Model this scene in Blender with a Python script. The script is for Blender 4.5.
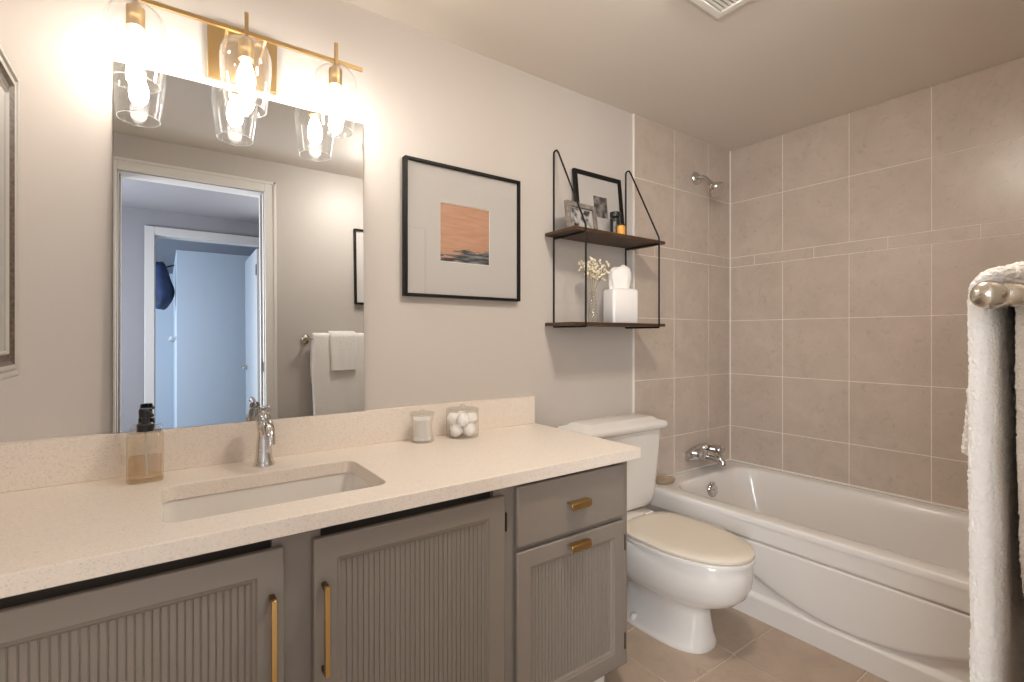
import bpy, bmesh, math, random
from mathutils import Vector, Matrix

# ------------------------------------------------------------------ clear
for o in list(bpy.data.objects):
    bpy.data.objects.remove(o)
S = bpy.context.scene
C = S.collection
PI = math.pi

# ------------------------------------------------------------------ camera, world, exposure
cam_d = bpy.data.cameras.new('camera')
cam_d.sensor_width = 36.0
cam_d.lens = 492.4 / 1024 * 36.0
cam_d.shift_y = -5.0 / 1024
cam_d.clip_start = 0.02
cam = bpy.data.objects.new('camera', cam_d)
C.objects.link(cam)
cam.location = (0.0, -1.7385, 1.216)
cam.rotation_euler = (math.radians(90), 0, math.radians(-35.68))
S.camera = cam

W = bpy.data.worlds.new('world')
S.world = W
W.use_nodes = True
W.node_tree.nodes['Background'].inputs[0].default_value = (0.62, 0.76, 1.0, 1)
W.node_tree.nodes['Background'].inputs[1].default_value = 0.4

S.view_settings.view_transform = 'Standard'
S.view_settings.look = 'None'
S.view_settings.gamma = 1.0
S.view_settings.use_curve_mapping = False
S.view_settings.exposure = 1.0
S.cycles.max_bounces = 14
S.cycles.diffuse_bounces = 8
S.cycles.glossy_bounces = 6
S.cycles.transmission_bounces = 10
S.cycles.transparent_max_bounces = 24
S.cycles.use_denoising = True
S.cycles.sample_clamp_indirect = 6.0
S.cycles.blur_glossy = 0.5
S.cycles.caustics_reflective = False
S.cycles.caustics_refractive = False

DOME_FILL = 55.0            # emission of the added, unseen ceiling fill dome
BULB = 54.0          # emission of the three vanity bulbs
FILL_HALL = 98.0       # power of the added hall fill that stands for daylight there
DAY_BED = 100.0        # daylight from the window of the room across the hall


def area(name, loc, rot, sx, sy, power, col):
    d = bpy.data.lights.new(name, 'AREA')
    d.shape = 'RECTANGLE'
    d.size, d.size_y = sx, sy
    d.energy = power
    d.color = col
    o = bpy.data.objects.new(name, d)
    C.objects.link(o)
    o.location = loc
    o.rotation_euler = rot
    return o


area('hall_daylight_fill', (-1.3, -2.40, 1.40), (math.radians(90), 0, math.radians(-72)), 1.3, 1.7, FILL_HALL, (0.88, 0.94, 1.0))  # added unseen area light for hall daylight, boosted to fill the bathroom
area('bedroom_daylight', (-1.7, -4.3, 1.45), (math.radians(90), 0, math.radians(-105)), 1.3, 1.6, DAY_BED, (0.60, 0.78, 1.0))
area('hall_fill_right', (1.15, -2.75, 1.5), (math.radians(90), 0, math.radians(42)), 0.9, 1.6, 26.0, (1.0, 0.96, 0.92))  # added fill with no lamp behind it, brightens the left vanity doors
area('hall_fill_mid', (-0.75, -2.9, 1.45), (math.radians(90), 0, math.radians(-38)), 0.8, 1.6, 9.0, (0.98, 0.97, 0.96))  # added fill with no window behind it, brightens the middle of the vanity


# ------------------------------------------------------------------ materials
def new_mat(name):
    m = bpy.data.materials.new(name)
    m.use_nodes = True
    nt = m.node_tree
    return m, nt, nt.nodes['Principled BSDF']


def lin(c):
    return tuple(((x / 255) / 12.92 if x / 255 < 0.04045 else ((x / 255 + 0.055) / 1.055) ** 2.4) for x in c) + (1,)


def mat(name, col, rough=0.5, metal=0.0, spec=0.5, noise=None, bump=None, coat=0.0, sheen=0.0):
    """col: linear rgb.  noise=(scale, amount, detail): mottled colour.  bump=(scale, strength, dist)"""
    m, nt, b = new_mat(name)
    col = tuple(col[:3]) + (1,)
    b.inputs['Base Color'].default_value = col
    b.inputs['Roughness'].default_value = rough
    b.inputs['Metallic'].default_value = metal
    b.inputs['Specular IOR Level'].default_value = spec
    b.inputs['Coat Weight'].default_value = coat
    if sheen:
        b.inputs['Sheen Weight'].default_value = sheen
        b.inputs['Sheen Roughness'].default_value = 0.5
    if noise or bump:
        tc = nt.nodes.new('ShaderNodeTexCoord')
    if noise:
        n = nt.nodes.new('ShaderNodeTexNoise')
        n.inputs['Scale'].default_value = noise[0]
        n.inputs['Detail'].default_value = noise[2] if len(noise) > 2 else 4
        nt.links.new(tc.outputs['Object'], n.inputs['Vector'])
        r = nt.nodes.new('ShaderNodeValToRGB')
        a = noise[1]
        r.color_ramp.elements[0].position = 0.3
        r.color_ramp.elements[1].position = 0.7
        r.color_ramp.elements[0].color = tuple(c * (1 - a) for c in col[:3]) + (1,)
        r.color_ramp.elements[1].color = tuple(min(1, c * (1 + a)) for c in col[:3]) + (1,)
        nt.links.new(n.outputs['Fac'], r.inputs['Fac'])
        nt.links.new(r.outputs['Color'], b.inputs['Base Color'])
    if bump:
        n2 = nt.nodes.new('ShaderNodeTexNoise')
        n2.inputs['Scale'].default_value = bump[0]
        n2.inputs['Detail'].default_value = 5
        nt.links.new(tc.outputs['Object'], n2.inputs['Vector'])
        bp = nt.nodes.new('ShaderNodeBump')
        bp.inputs['Strength'].default_value = bump[1]
        bp.inputs['Distance'].default_value = bump[2]
        nt.links.new(n2.outputs['Fac'], bp.inputs['Height'])
        nt.links.new(bp.outputs['Normal'], b.inputs['Normal'])
    return m


def mat_quartz(name, col):
    m, nt, b = new_mat(name)
    tc = nt.nodes.new('ShaderNodeTexCoord')
    v = nt.nodes.new('ShaderNodeTexVoronoi')
    v.inputs['Scale'].default_value = 330
    nt.links.new(tc.outputs['Object'], v.inputs['Vector'])
    r = nt.nodes.new('ShaderNodeValToRGB')
    e = r.color_ramp.elements
    e[0].position = 0.0
    e[0].color = tuple(c * 0.84 for c in col[:3]) + (1,)
    e[1].position = 0.13
    e[1].color = tuple(c * 0.97 for c in col[:3]) + (1,)
    x = r.color_ramp.elements.new(0.9)
    x.color = tuple(min(1, c * 1.04) for c in col[:3]) + (1,)
    sep = nt.nodes.new('ShaderNodeSeparateColor')
    nt.links.new(v.outputs['Color'], sep.inputs['Color'])
    nt.links.new(sep.outputs[0], r.inputs['Fac'])
    nt.links.new(r.outputs['Color'], b.inputs['Base Color'])
    b.inputs['Roughness'].default_value = 0.28
    b.inputs['Specular IOR Level'].default_value = 0.4
    return m


def mat_tile(name, col, rough=0.3):
    m, nt, b = new_mat(name)
    tc = nt.nodes.new('ShaderNodeTexCoord')
    n = nt.nodes.new('ShaderNodeTexNoise')
    n.inputs['Scale'].default_value = 7.0
    n.inputs['Detail'].default_value = 7
    n.inputs['Roughness'].default_value = 0.62
    n.inputs['Distortion'].default_value = 0.6
    nt.links.new(tc.outputs['Object'], n.inputs['Vector'])
    r = nt.nodes.new('ShaderNodeValToRGB')
    e = r.color_ramp.elements
    e[0].position = 0.30
    e[0].color = tuple(c * f for c, f in zip(col[:3], (0.90, 0.895, 0.89))) + (1,)
    e[1].position = 0.68
    e[1].color = tuple(c * f for c, f in zip(col[:3], (1.06, 1.055, 1.055))) + (1,)
    nt.links.new(n.outputs['Fac'], r.inputs['Fac'])
    # small veins
    n2 = nt.nodes.new('ShaderNodeTexNoise')
    n2.inputs['Scale'].default_value = 26
    n2.inputs['Detail'].default_value = 6
    n2.inputs['Distortion'].default_value = 1.4
    nt.links.new(tc.outputs['Object'], n2.inputs['Vector'])
    r2 = nt.nodes.new('ShaderNodeValToRGB')
    r2.color_ramp.elements[0].position = 0.30
    r2.color_ramp.elements[0].color = (0.86, 0.84, 0.82, 1)
    r2.color_ramp.elements[1].position = 0.42
    r2.color_ramp.elements[1].color = (1, 1, 1, 1)
    nt.links.new(n2.outputs['Fac'], r2.inputs['Fac'])
    mx = nt.nodes.new('ShaderNodeMix')
    mx.data_type = 'RGBA'
    mx.blend_type = 'MULTIPLY'
    mx.inputs['Factor'].default_value = 0.8
    nt.links.new(r.outputs['Color'], mx.inputs['A'])
    nt.links.new(r2.outputs['Color'], mx.inputs['B'])
    nt.links.new(mx.outputs['Result'], b.inputs['Base Color'])
    b.inputs['Roughness'].default_value = rough
    bp = nt.nodes.new('ShaderNodeBump')
    bp.inputs['Strength'].default_value = 0.15
    bp.inputs['Distance'].default_value = 0.004
    nt.links.new(n.outputs['Fac'], bp.inputs['Height'])
    nt.links.new(bp.outputs['Normal'], b.inputs['Normal'])
    return m


def mat_glass(name, tint=(1, 1, 1), f0=0.06, edge=0.6, rough=0.02, scatter=0.0):
    """thin clear glass: transparent with a glossy film growing towards grazing angles"""
    m = bpy.data.materials.new(name)
    m.use_nodes = True
    nt = m.node_tree
    nt.nodes.clear()
    out = nt.nodes.new('ShaderNodeOutputMaterial')
    tr = nt.nodes.new('ShaderNodeBsdfTransparent')
    tr.inputs['Color'].default_value = tuple(tint) + (1,)
    gl = nt.nodes.new('ShaderNodeBsdfGlossy')
    gl.inputs['Roughness'].default_value = rough
    lw = nt.nodes.new('ShaderNodeLayerWeight')
    lw.inputs['Blend'].default_value = 0.35
    mr = nt.nodes.new('ShaderNodeMapRange')
    mr.inputs['To Min'].default_value = f0
    mr.inputs['To Max'].default_value = edge
    pw = nt.nodes.new('ShaderNodeMath')
    pw.operation = 'POWER'
    pw.inputs[1].default_value = 2.2
    nt.links.new(lw.outputs['Facing'], pw.inputs[0])
    nt.links.new(pw.outputs[0], mr.inputs['Value'])
    mix = nt.nodes.new('ShaderNodeMixShader')
    nt.links.new(mr.outputs['Result'], mix.inputs['Fac'])
    nt.links.new(tr.outputs[0], mix.inputs[1])
    if scatter:
        tl = nt.nodes.new('ShaderNodeBsdfTranslucent')
        tl.inputs['Color'].default_value = (0.95, 0.95, 0.95, 1)
        m2 = nt.nodes.new('ShaderNodeMixShader')
        m2.inputs['Fac'].default_value = scatter
        nt.links.new(gl.outputs[0], m2.inputs[1])
        nt.links.new(tl.outputs[0], m2.inputs[2])
        nt.links.new(m2.outputs[0], mix.inputs[2])
    else:
        nt.links.new(gl.outputs[0], mix.inputs[2])
    nt.links.new(mix.outputs[0], out.inputs['Surface'])
    return m


def mat_emit(name, col, strength):
    m = bpy.data.materials.new(name)
    m.use_nodes = True
    nt = m.node_tree
    nt.nodes.clear()
    out = nt.nodes.new('ShaderNodeOutputMaterial')
    e = nt.nodes.new('ShaderNodeEmission')
    e.inputs['Color'].default_value = tuple(col) + (1,)
    e.inputs['Strength'].default_value = strength
    nt.links.new(e.outputs[0], out.inputs['Surface'])
    return m


def mat_wood(name, c1, c2):
    m, nt, b = new_mat(name)
    tc = nt.nodes.new('ShaderNodeTexCoord')
    mp = nt.nodes.new('ShaderNodeMapping')
    mp.inputs['Scale'].default_value = (2.2, 40, 40)
    nt.links.new(tc.outputs['Object'], mp.inputs['Vector'])
    n = nt.nodes.new('ShaderNodeTexNoise')
    n.inputs['Scale'].default_value = 2.2
    n.inputs['Detail'].default_value = 6
    n.inputs['Distortion'].default_value = 0.8
    nt.links.new(mp.outputs[0], n.inputs['Vector'])
    r = nt.nodes.new('ShaderNodeValToRGB')
    r.color_ramp.elements[0].position = 0.3
    r.color_ramp.elements[1].position = 0.72
    r.color_ramp.elements[0].color = tuple(c1) + (1,)
    r.color_ramp.elements[1].color = tuple(c2) + (1,)
    nt.links.new(n.outputs['Fac'], r.inputs['Fac'])
    nt.links.new(r.outputs['Color'], b.inputs['Base Color'])
    b.inputs['Roughness'].default_value = 0.5
    return m


def mat_seascape(name):
    """peach sky over a dark streaked shore; object coordinates run 0..1 over the print"""
    m, nt, b = new_mat(name)
    L = nt.links
    tc = nt.nodes.new('ShaderNodeTexCoord')
    sp = nt.nodes.new('ShaderNodeSeparateXYZ')
    L.new(tc.outputs['Object'], sp.inputs[0])
    # tilted, stretched noise for brush strokes
    mp = nt.nodes.new('ShaderNodeMapping')
    mp.inputs['Rotation'].default_value = (0, math.radians(-14), 0)
    mp.inputs['Scale'].default_value = (2.2, 1, 17)
    L.new(tc.outputs['Object'], mp.inputs['Vector'])
    n = nt.nodes.new('ShaderNodeTexNoise')
    n.inputs['Scale'].default_value = 1.0
    n.inputs['Detail'].default_value = 5
    n.inputs['Distortion'].default_value = 0.5
    L.new(mp.outputs[0], n.inputs['Vector'])
    # sky
    sky = nt.nodes.new('ShaderNodeValToRGB')
    e = sky.color_ramp.elements
    e[0].position = 0.35
    e[0].color = (0.52, 0.27, 0.165, 1)
    e[1].position = 0.75
    e[1].color = (0.62, 0.37, 0.25, 1)
    L.new(n.outputs['Fac'], sky.inputs['Fac'])
    # density of dark strokes by height: none above 0.55, full below 0.1
    dens = nt.nodes.new('ShaderNodeMapRange')
    dens.inputs['From Min'].default_value = 0.44
    dens.inputs['From Max'].default_value = 0.06
    dens.inputs['To Min'].default_value = -0.13
    dens.inputs['To Max'].default_value = 0.24
    L.new(sp.outputs['Z'], dens.inputs['Value'])
    xr = nt.nodes.new('ShaderNodeMapRange')
    xr.inputs['From Min'].default_value = 0.2
    xr.inputs['From Max'].default_value = 1.0
    xr.inputs['To Min'].default_value = -0.10
    xr.inputs['To Max'].default_value = 0.09
    L.new(sp.outputs['X'], xr.inputs['Value'])
    a1 = nt.nodes.new('ShaderNodeMath')
    L.new(n.outputs['Fac'], a1.inputs[0])
    L.new(dens.outputs[0], a1.inputs[1])
    a2 = nt.nodes.new('ShaderNodeMath')
    L.new(a1.outputs[0], a2.inputs[0])
    L.new(xr.outputs[0], a2.inputs[1])
    st = nt.nodes.new('ShaderNodeMapRange')
    st.inputs['From Min'].default_value = 0.56
    st.inputs['From Max'].default_value = 0.62
    L.new(a2.outputs[0], st.inputs['Value'])
    # sea colours
    mp2 = nt.nodes.new('ShaderNodeMapping')
    mp2.inputs['Scale'].default_value = (3.5, 1, 26)
    mp2.inputs['Location'].default_value = (3, 0, 5)
    L.new(tc.outputs['Object'], mp2.inputs['Vector'])
    n2 = nt.nodes.new('ShaderNodeTexNoise')
    n2.inputs['Scale'].default_value = 1.0
    n2.inputs['Detail'].default_value = 4
    L.new(mp2.outputs[0], n2.inputs['Vector'])
    sea = nt.nodes.new('ShaderNodeValToRGB')
    e = sea.color_ramp.elements
    e[0].position = 0.42
    e[0].color = (0.020, 0.022, 0.028, 1)
    e[1].position = 0.72
    e[1].color = (0.30, 0.33, 0.34, 1)
    L.new(n2.outputs['Fac'], sea.inputs['Fac'])
    mx = nt.nodes.new('ShaderNodeMix')
    mx.data_type = 'RGBA'
    L.new(st.outputs[0], mx.inputs['Factor'])
    L.new(sky.outputs['Color'], mx.inputs['A'])
    L.new(sea.outputs['Color'], mx.inputs['B'])
    L.new(mx.outputs['Result'], b.inputs['Base Color'])
    b.inputs['Roughness'].default_value = 0.8
    return m


def mat_blotch(name, light, dark, scale, lo, hi, loc=(0, 0, 0)):
    m, nt, b = new_mat(name)
    tc = nt.nodes.new('ShaderNodeTexCoord')
    mp = nt.nodes.new('ShaderNodeMapping')
    mp.inputs['Location'].default_value = loc
    nt.links.new(tc.outputs['Object'], mp.inputs['Vector'])
    n = nt.nodes.new('ShaderNodeTexNoise')
    n.inputs['Scale'].default_value = scale
    n.inputs['Detail'].default_value = 4
    nt.links.new(mp.outputs[0], n.inputs['Vector'])
    r = nt.nodes.new('ShaderNodeValToRGB')
    r.color_ramp.elements[0].position = lo
    r.color_ramp.elements[1].position = hi
    r.color_ramp.elements[0].color = tuple(dark) + (1,)
    r.color_ramp.elements[1].color = tuple(light) + (1,)
    nt.links.new(n.outputs['Fac'], r.inputs['Fac'])
    nt.links.new(r.outputs['Color'], b.inputs['Base Color'])
    b.inputs['Roughness'].default_value = 0.6
    return m


M = {}
M['wall'] = mat('wall_paint', (0.54, 0.497, 0.457), 0.45, bump=(420, 0.06, 0.001))
M['ceiling'] = mat('ceiling_paint', (0.71, 0.655, 0.59), 0.32, bump=(40, 0.04, 0.002))
M['white_trim'] = mat('white_trim_paint', (0.74, 0.71, 0.67), 0.35)
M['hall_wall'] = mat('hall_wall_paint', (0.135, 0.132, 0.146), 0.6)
M['far_wall'] = mat('far_room_paint', (0.50, 0.51, 0.53), 0.6)
M['tile'] = mat_tile('wall_tile_glaze', (0.525, 0.445, 0.38))
M['grout'] = mat('grout', (0.80, 0.73, 0.65), 0.8)
M['caulk'] = mat('white_caulk', (0.80, 0.76, 0.70), 0.5)
M['floor_tile'] = mat_tile('floor_tile_glaze', (0.40, 0.31, 0.235), 0.38)
M['floor_grout'] = mat('floor_grout', (0.55, 0.47, 0.38), 0.85)
M['hall_floor'] = mat('hall_floor', (0.35, 0.30, 0.25), 0.5)
M['quartz'] = mat_quartz('quartz_counter', (0.76, 0.68, 0.60))
M['cabinet'] = mat('taupe_cabinet_paint', (0.235, 0.202, 0.170), 0.42)
M['cab_shade'] = mat('cabinet_gap_shade', (0.10, 0.085, 0.07), 0.8)
M['toe'] = mat('white_toe_kick', (0.72, 0.68, 0.62), 0.5)
M['porcelain'] = mat('white_porcelain', (0.73, 0.695, 0.655), 0.12, spec=0.5, coat=0.3)
M['lid'] = mat('cream_plastic_lid', (0.68, 0.61, 0.51), 0.22)
M['acrylic'] = mat('white_tub_enamel', (0.73, 0.70, 0.67), 0.14, coat=0.2)
M['chrome'] = mat('chrome', (0.66, 0.645, 0.635), 0.10, 1.0)
M['nickel'] = mat('satin_nickel', (0.60, 0.54, 0.46), 0.24, 1.0)
M['brass'] = mat('brushed_brass', (0.50, 0.345, 0.165), 0.36, 1.0)
M['brass_pull'] = mat('satin_brass_pull', (0.52, 0.33, 0.13), 0.36, 1.0)
M['jamb_paint'] = mat('jamb_paint', (0.44, 0.42, 0.40), 0.4)
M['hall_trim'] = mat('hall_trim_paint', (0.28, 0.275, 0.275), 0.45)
M['brass_dark'] = mat('dark_brass_end', (0.16, 0.10, 0.045), 0.4, 1.0)
M['mirror'] = mat('silvered_glass', (0.60, 0.615, 0.63), 0.0, 1.0)
M['mirror_edge'] = mat('mirror_edge', (0.10, 0.11, 0.10), 0.3)
M['black_metal'] = mat('black_metal', (0.009, 0.008, 0.007), 0.6, spec=0.3)
M['black_frame'] = mat('black_frame', (0.010, 0.009, 0.008), 0.5, spec=0.2)
M['mat_board'] = mat('mat_board', (0.60, 0.57, 0.54), 0.85)
M['paper_edge'] = mat('paper_bevel', (0.85, 0.83, 0.80), 0.8)
M['art'] = mat_seascape('seascape_print')
M['glass'] = mat_glass('clear_glass', (0.985, 0.985, 0.98), 0.035, 0.75)
M['shade_glass'] = mat_glass('shade_glass', (0.985, 0.985, 0.98), 0.045, 0.8, scatter=0.05)
M['rim_glass'] = mat_glass('rim_glass', (0.98, 0.98, 0.98), 0.30, 0.9, scatter=0.30)
M['pane'] = mat_glass('picture_glass', (0.98, 0.98, 0.98), 0.04, 0.7)
M['jar_glass'] = mat_glass('jar_glass', (0.985, 0.985, 0.98), 0.06, 0.8, scatter=0.25)
M['amber_glass'] = mat_glass('soap_glass', (0.955, 0.925, 0.87), 0.07, 0.7)
M['soap'] = mat_glass('soap_liquid', (0.93, 0.875, 0.79), 0.02, 0.2)
M['black_plastic'] = mat('black_plastic', (0.010, 0.010, 0.010), 0.3)
M['wood'] = mat_wood('walnut_shelf', (0.036, 0.017, 0.008), (0.095, 0.047, 0.022))
M['grey_frame'] = mat('grey_weathered_frame', (0.20, 0.175, 0.15), 0.6, noise=(60, 0.35))
M['photo1'] = mat_blotch('grey_photo_print', (0.62, 0.60, 0.58), (0.03, 0.03, 0.03), 34, 0.42, 0.56)
M['photo2'] = mat_blotch('dark_photo_print', (0.30, 0.28, 0.27), (0.02, 0.02, 0.02), 30, 0.40, 0.66, (2, 1, 4))
M['amber'] = mat('amber_wax', (0.75, 0.36, 0.06), 0.35)
M['label'] = mat('pale_label', (0.60, 0.56, 0.50), 0.6)
M['cotton'] = mat('cotton', (0.86, 0.84, 0.81), 0.95, bump=(180, 0.5, 0.002))
M['box'] = mat('white_box', (0.82, 0.79, 0.77), 0.35)
M['tissue'] = mat('tissue_paper', (0.86, 0.83, 0.80), 0.9)
M['stem'] = mat('dry_stem', (0.34, 0.27, 0.16), 0.8)
M['flower'] = mat('dried_flower', (0.86, 0.78, 0.60), 0.9)
M['towel'] = mat('white_terry', (0.94, 0.90, 0.85), 0.95, bump=(260, 0.7, 0.006), sheen=0.3)
M['towel_small'] = mat('white_terry_small', (0.94, 0.91, 0.87), 0.95, bump=(260, 0.7, 0.006), sheen=0.3)
M['bulb'] = mat_emit('lit_bulb', (1.0, 0.92, 0.83), BULB)
M['dome'] = mat_emit('fill_dome_emission', (1.0, 0.92, 0.82), DOME_FILL)
M['molding'] = mat('pewter_molding', (0.42, 0.385, 0.34), 0.36)
M['molding_dark'] = mat('dark_inlay', (0.085, 0.06, 0.045), 0.45, noise=(120, 0.5))
M['blue_cloth'] = mat('dark_blue_cloth', (0.008, 0.016, 0.05), 0.8, noise=(9, 0.6))
M['hinge'] = mat('dark_bronze', (0.06, 0.045, 0.03), 0.4, 1.0)
M['dish'] = mat('tan_dish', (0.42, 0.32, 0.22), 0.5)
M['vent'] = mat('white_vent_plastic', (0.72, 0.69, 0.64), 0.4)
M['dark'] = mat('vent_slat_shade', (0.03, 0.027, 0.025), 0.9)


# ------------------------------------------------------------------ mesh helpers
def box(bm, x0, x1, y0, y1, z0, z1, mi=0):
    vs = [bm.verts.new((x, y, z)) for x in (x0, x1) for y in (y0, y1) for z in (z0, z1)]
    for q in ((0, 1, 3, 2), (4, 6, 7, 5), (0, 4, 5, 1), (2, 3, 7, 6), (0, 2, 6, 4), (1, 5, 7, 3)):
        f = bm.faces.new([vs[i] for i in q])
        f.material_index = mi
    return vs


def loft(bm, rings, cap0=True, cap1=True, closed=True, mi=0):
    vr = [[bm.verts.new(p) for p in r] for r in rings]
    n = len(vr[0])
    for a, b in zip(vr[:-1], vr[1:]):
        for i in range(n if closed else n - 1):
            j = (i + 1) % n
            f = bm.faces.new((a[i], a[j], b[j], b[i]))
            f.material_index = mi
    if cap0:
        bm.faces.new(list(reversed(vr[0]))).material_index = mi
    if cap1:
        bm.faces.new(vr[-1]).material_index = mi
    return vr


def lathe(bm, prof, c=(0, 0, 0), n=32, axis='z', cap0=True, cap1=True, mi=0):
    """prof: list of (r, h) along the axis"""
    rings = []
    for r, h in prof:
        ring = []
        for i in range(n):
            a = 2 * PI * i / n
            u, v = r * math.cos(a), r * math.sin(a)
            if axis == 'z':
                p = (c[0] + u, c[1] + v, c[2] + h)
            elif axis == 'y':
                p = (c[0] + u, c[1] + h, c[2] + v)
            else:
                p = (c[0] + h, c[1] + u, c[2] + v)
            ring.append(p)
        rings.append(ring)
    return loft(bm, rings, cap0, cap1, mi=mi)


def tube(bm, pts, r, n=10, caps=True, square=False, mi=0):
    pts = [Vector(p) for p in pts]
    rs = r if isinstance(r, (list, tuple)) else [r] * len(pts)
    rings = []
    prev = None
    for i, p in enumerate(pts):
        if i == 0:
            t = pts[1] - p
        elif i == len(pts) - 1:
            t = p - pts[i - 1]
        else:
            t = (pts[i + 1] - p).normalized() + (p - pts[i - 1]).normalized()
        t.normalize()
        if prev is None:
            ref = Vector((0, 0, 1)) if abs(t.z) < 0.9 else Vector((0, 1, 0))
            u = t.cross(ref).normalized()
        else:
            u = (prev - t * prev.dot(t)).normalized()
        prev = u
        v = t.cross(u)
        m = 4 if square else n
        off = PI / 4 if square else 0
        rr = rs[i] * (1.4142 if square else 1)
        rings.append([p + u * (rr * math.cos(2 * PI * k / m + off)) + v * (rr * math.sin(2 * PI * k / m + off)) for k in range(m)])
    return loft(bm, rings, caps, caps, mi=mi)


def rrect(cx, cy, hx, hy, r, z, n=6):
    """rounded rectangle ring in the xy plane"""
    out = []
    r = min(r, hx - 1e-4, hy - 1e-4)
    for sx, sy, a0 in ((1, 1, 0), (-1, 1, PI / 2), (-1, -1, PI), (1, -1, 1.5 * PI)):
        for k in range(n + 1):
            a = a0 + PI / 2 * k / n
            out.append((cx + sx * (hx - r) + r * math.cos(a), cy + sy * (hy - r) + r * math.sin(a), z))
    return out


def egg(cx, yb, yf, hw, z, n=48, flat=2.0, back=2.0, nar=0.0):
    """toilet outline ring: y from yb (back) to yf (front, more negative)"""
    out = []
    cy = yb + (yf - yb) * 0.44
    for k in range(n):
        a = 2 * PI * k / n
        c, s = math.cos(a), math.sin(a)
        e = back if s > 0 else flat
        x = hw * math.copysign(abs(c) ** (2 / e), c)
        y = (yb - cy if s > 0 else cy - yf) * math.copysign(abs(s) ** (2 / e), s)
        t = max(0.0, min(1.0, (s + 0.55) / 1.1))
        x *= 1 - nar * t * t * (3 - 2 * t)
        out.append((cx + x, cy + y, z))
    return out


def obj(name, bm, m, parent=None, smooth=False, bevel=0, seg=2, sub=0, angle=40):
    me = bpy.data.meshes.new(name)
    bmesh.ops.recalc_face_normals(bm, faces=bm.faces)
    bm.to_mesh(me)
    bm.free()
    for x in (m if isinstance(m, (list, tuple)) else [m]):
        me.materials.append(M[x])
    o = bpy.data.objects.new(name, me)
    C.objects.link(o)
    if bevel:
        b = o.modifiers.new('bevel', 'BEVEL')
        b.width = bevel
        b.segments = seg
        b.limit_method = 'ANGLE'
        b.angle_limit = math.radians(35)
    if sub:
        s = o.modifiers.new('subsurf', 'SUBSURF')
        s.levels = sub
        s.render_levels = sub
    if smooth or bevel:
        for p in me.polygons:
            p.use_smooth = True
        try:
            me.set_sharp_from_angle(angle=math.radians(angle))
        except Exception:
            pass
    if parent is not None:
        o.parent = parent
        o.matrix_parent_inverse = Matrix.Translation(-Vector(parent.location))
    return o


def thing(name, label, cat, loc=(0, 0, 0), group=None):
    o = bpy.data.objects.new(name, None)
    o.empty_display_size = 0.05
    C.objects.link(o)
    o.location = loc
    o['label'] = label
    o['category'] = cat
    if group:
        o['group'] = group
    return o


def tag(o, label, cat, group=None, kind=None):
    o['label'] = label
    o['category'] = cat
    if group:
        o['group'] = group
    if kind:
        o['kind'] = kind
    return o


def struct(o, label=None, cat=None):
    o['kind'] = 'structure'
    if label:
        o['label'] = label
    if cat:
        o['category'] = cat
    return o


def B():
    return bmesh.new()


# ------------------------------------------------------------------ key dimensions
XL, XR = -0.345, 2.953          # left wall, right (tub) wall
YB, YF = 0.0, -1.68             # mirror wall, door wall
ZC = 2.386                      # ceiling
XT = 2.087                      # front of the tub
ZR = 0.432                      # tub rim
CT = 0.831                      # counter top

# ------------------------------------------------------------------ room shell
bm = B(); box(bm, XL - 0.1, XR + 0.1, 0, 0.1, 0, ZC)
wall_back = struct(obj('wall_back', bm, 'wall'), 'greige painted wall behind the vanity and toilet', 'wall')
bm = B(); box(bm, XL - 0.1, XL, YF - 0.12, 0, 0, ZC)
struct(obj('wall_left', bm, 'wall'), 'painted side wall beyond the left end of the vanity', 'wall')
bm = B(); box(bm, XR, XR + 0.1, YF - 0.12, 0, 0, ZC)
wall_right = struct(obj('wall_right', bm, 'wall'), 'wall along the long side of the bathtub', 'wall')
DX0, DX1, DZ = -0.178, 0.532, 2.178     # bathroom door opening
bm = B()
box(bm, XL - 0.1, DX0 - 0.02, YF - 0.12, YF, 0, ZC)
box(bm, DX1 + 0.02, XR, YF - 0.12, YF, 0, ZC)
box(bm, DX0 - 0.02, DX1 + 0.02, YF - 0.12, YF, DZ + 0.02, ZC)
struct(obj('wall_front', bm, 'wall'), 'painted wall with the doorway, seen in the mirror', 'wall')
bm = B(); box(bm, XL - 0.1, XR + 0.1, YF - 0.12, 0.1, ZC, ZC + 0.1)
struct(obj('ceiling', bm, 'ceiling'), 'plain painted bathroom ceiling', 'ceiling')

# floor: grout bed and bevelled tiles in one mesh
bm = B()
box(bm, XL - 0.1, XR + 0.1, YF - 0.12, 0.0, -0.1, -0.003, 1)
T, G = 0.334, 0.005
i0, j0 = 1.785, -0.704
for i in range(-8, 5):
    for j in range(-5, 4):
        x0, x1 = i0 + i * T + G / 2, i0 + (i + 1) * T - G / 2
        y0, y1 = j0 + j * T + G / 2, j0 + (j + 1) * T - G / 2
        x0, x1, y0, y1 = max(x0, XL), min(x1, XR), max(y0, YF - 0.12), min(y1, 0)
        if x1 - x0 > 0.01 and y1 - y0 > 0.01:
            box(bm, x0, x1, y0, y1, -0.006, 0, 0)
struct(obj('floor', bm, ['floor_tile', 'floor_grout'], bevel=0.0015, seg=1), 'tan square floor tiles with pale grout', 'floor')

# wall tiles of the tub alcove
zj = [0.30, 0.651, 0.979, 1.312, 1.648, 1.709, 2.053, ZC]
TT = 0.010


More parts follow.
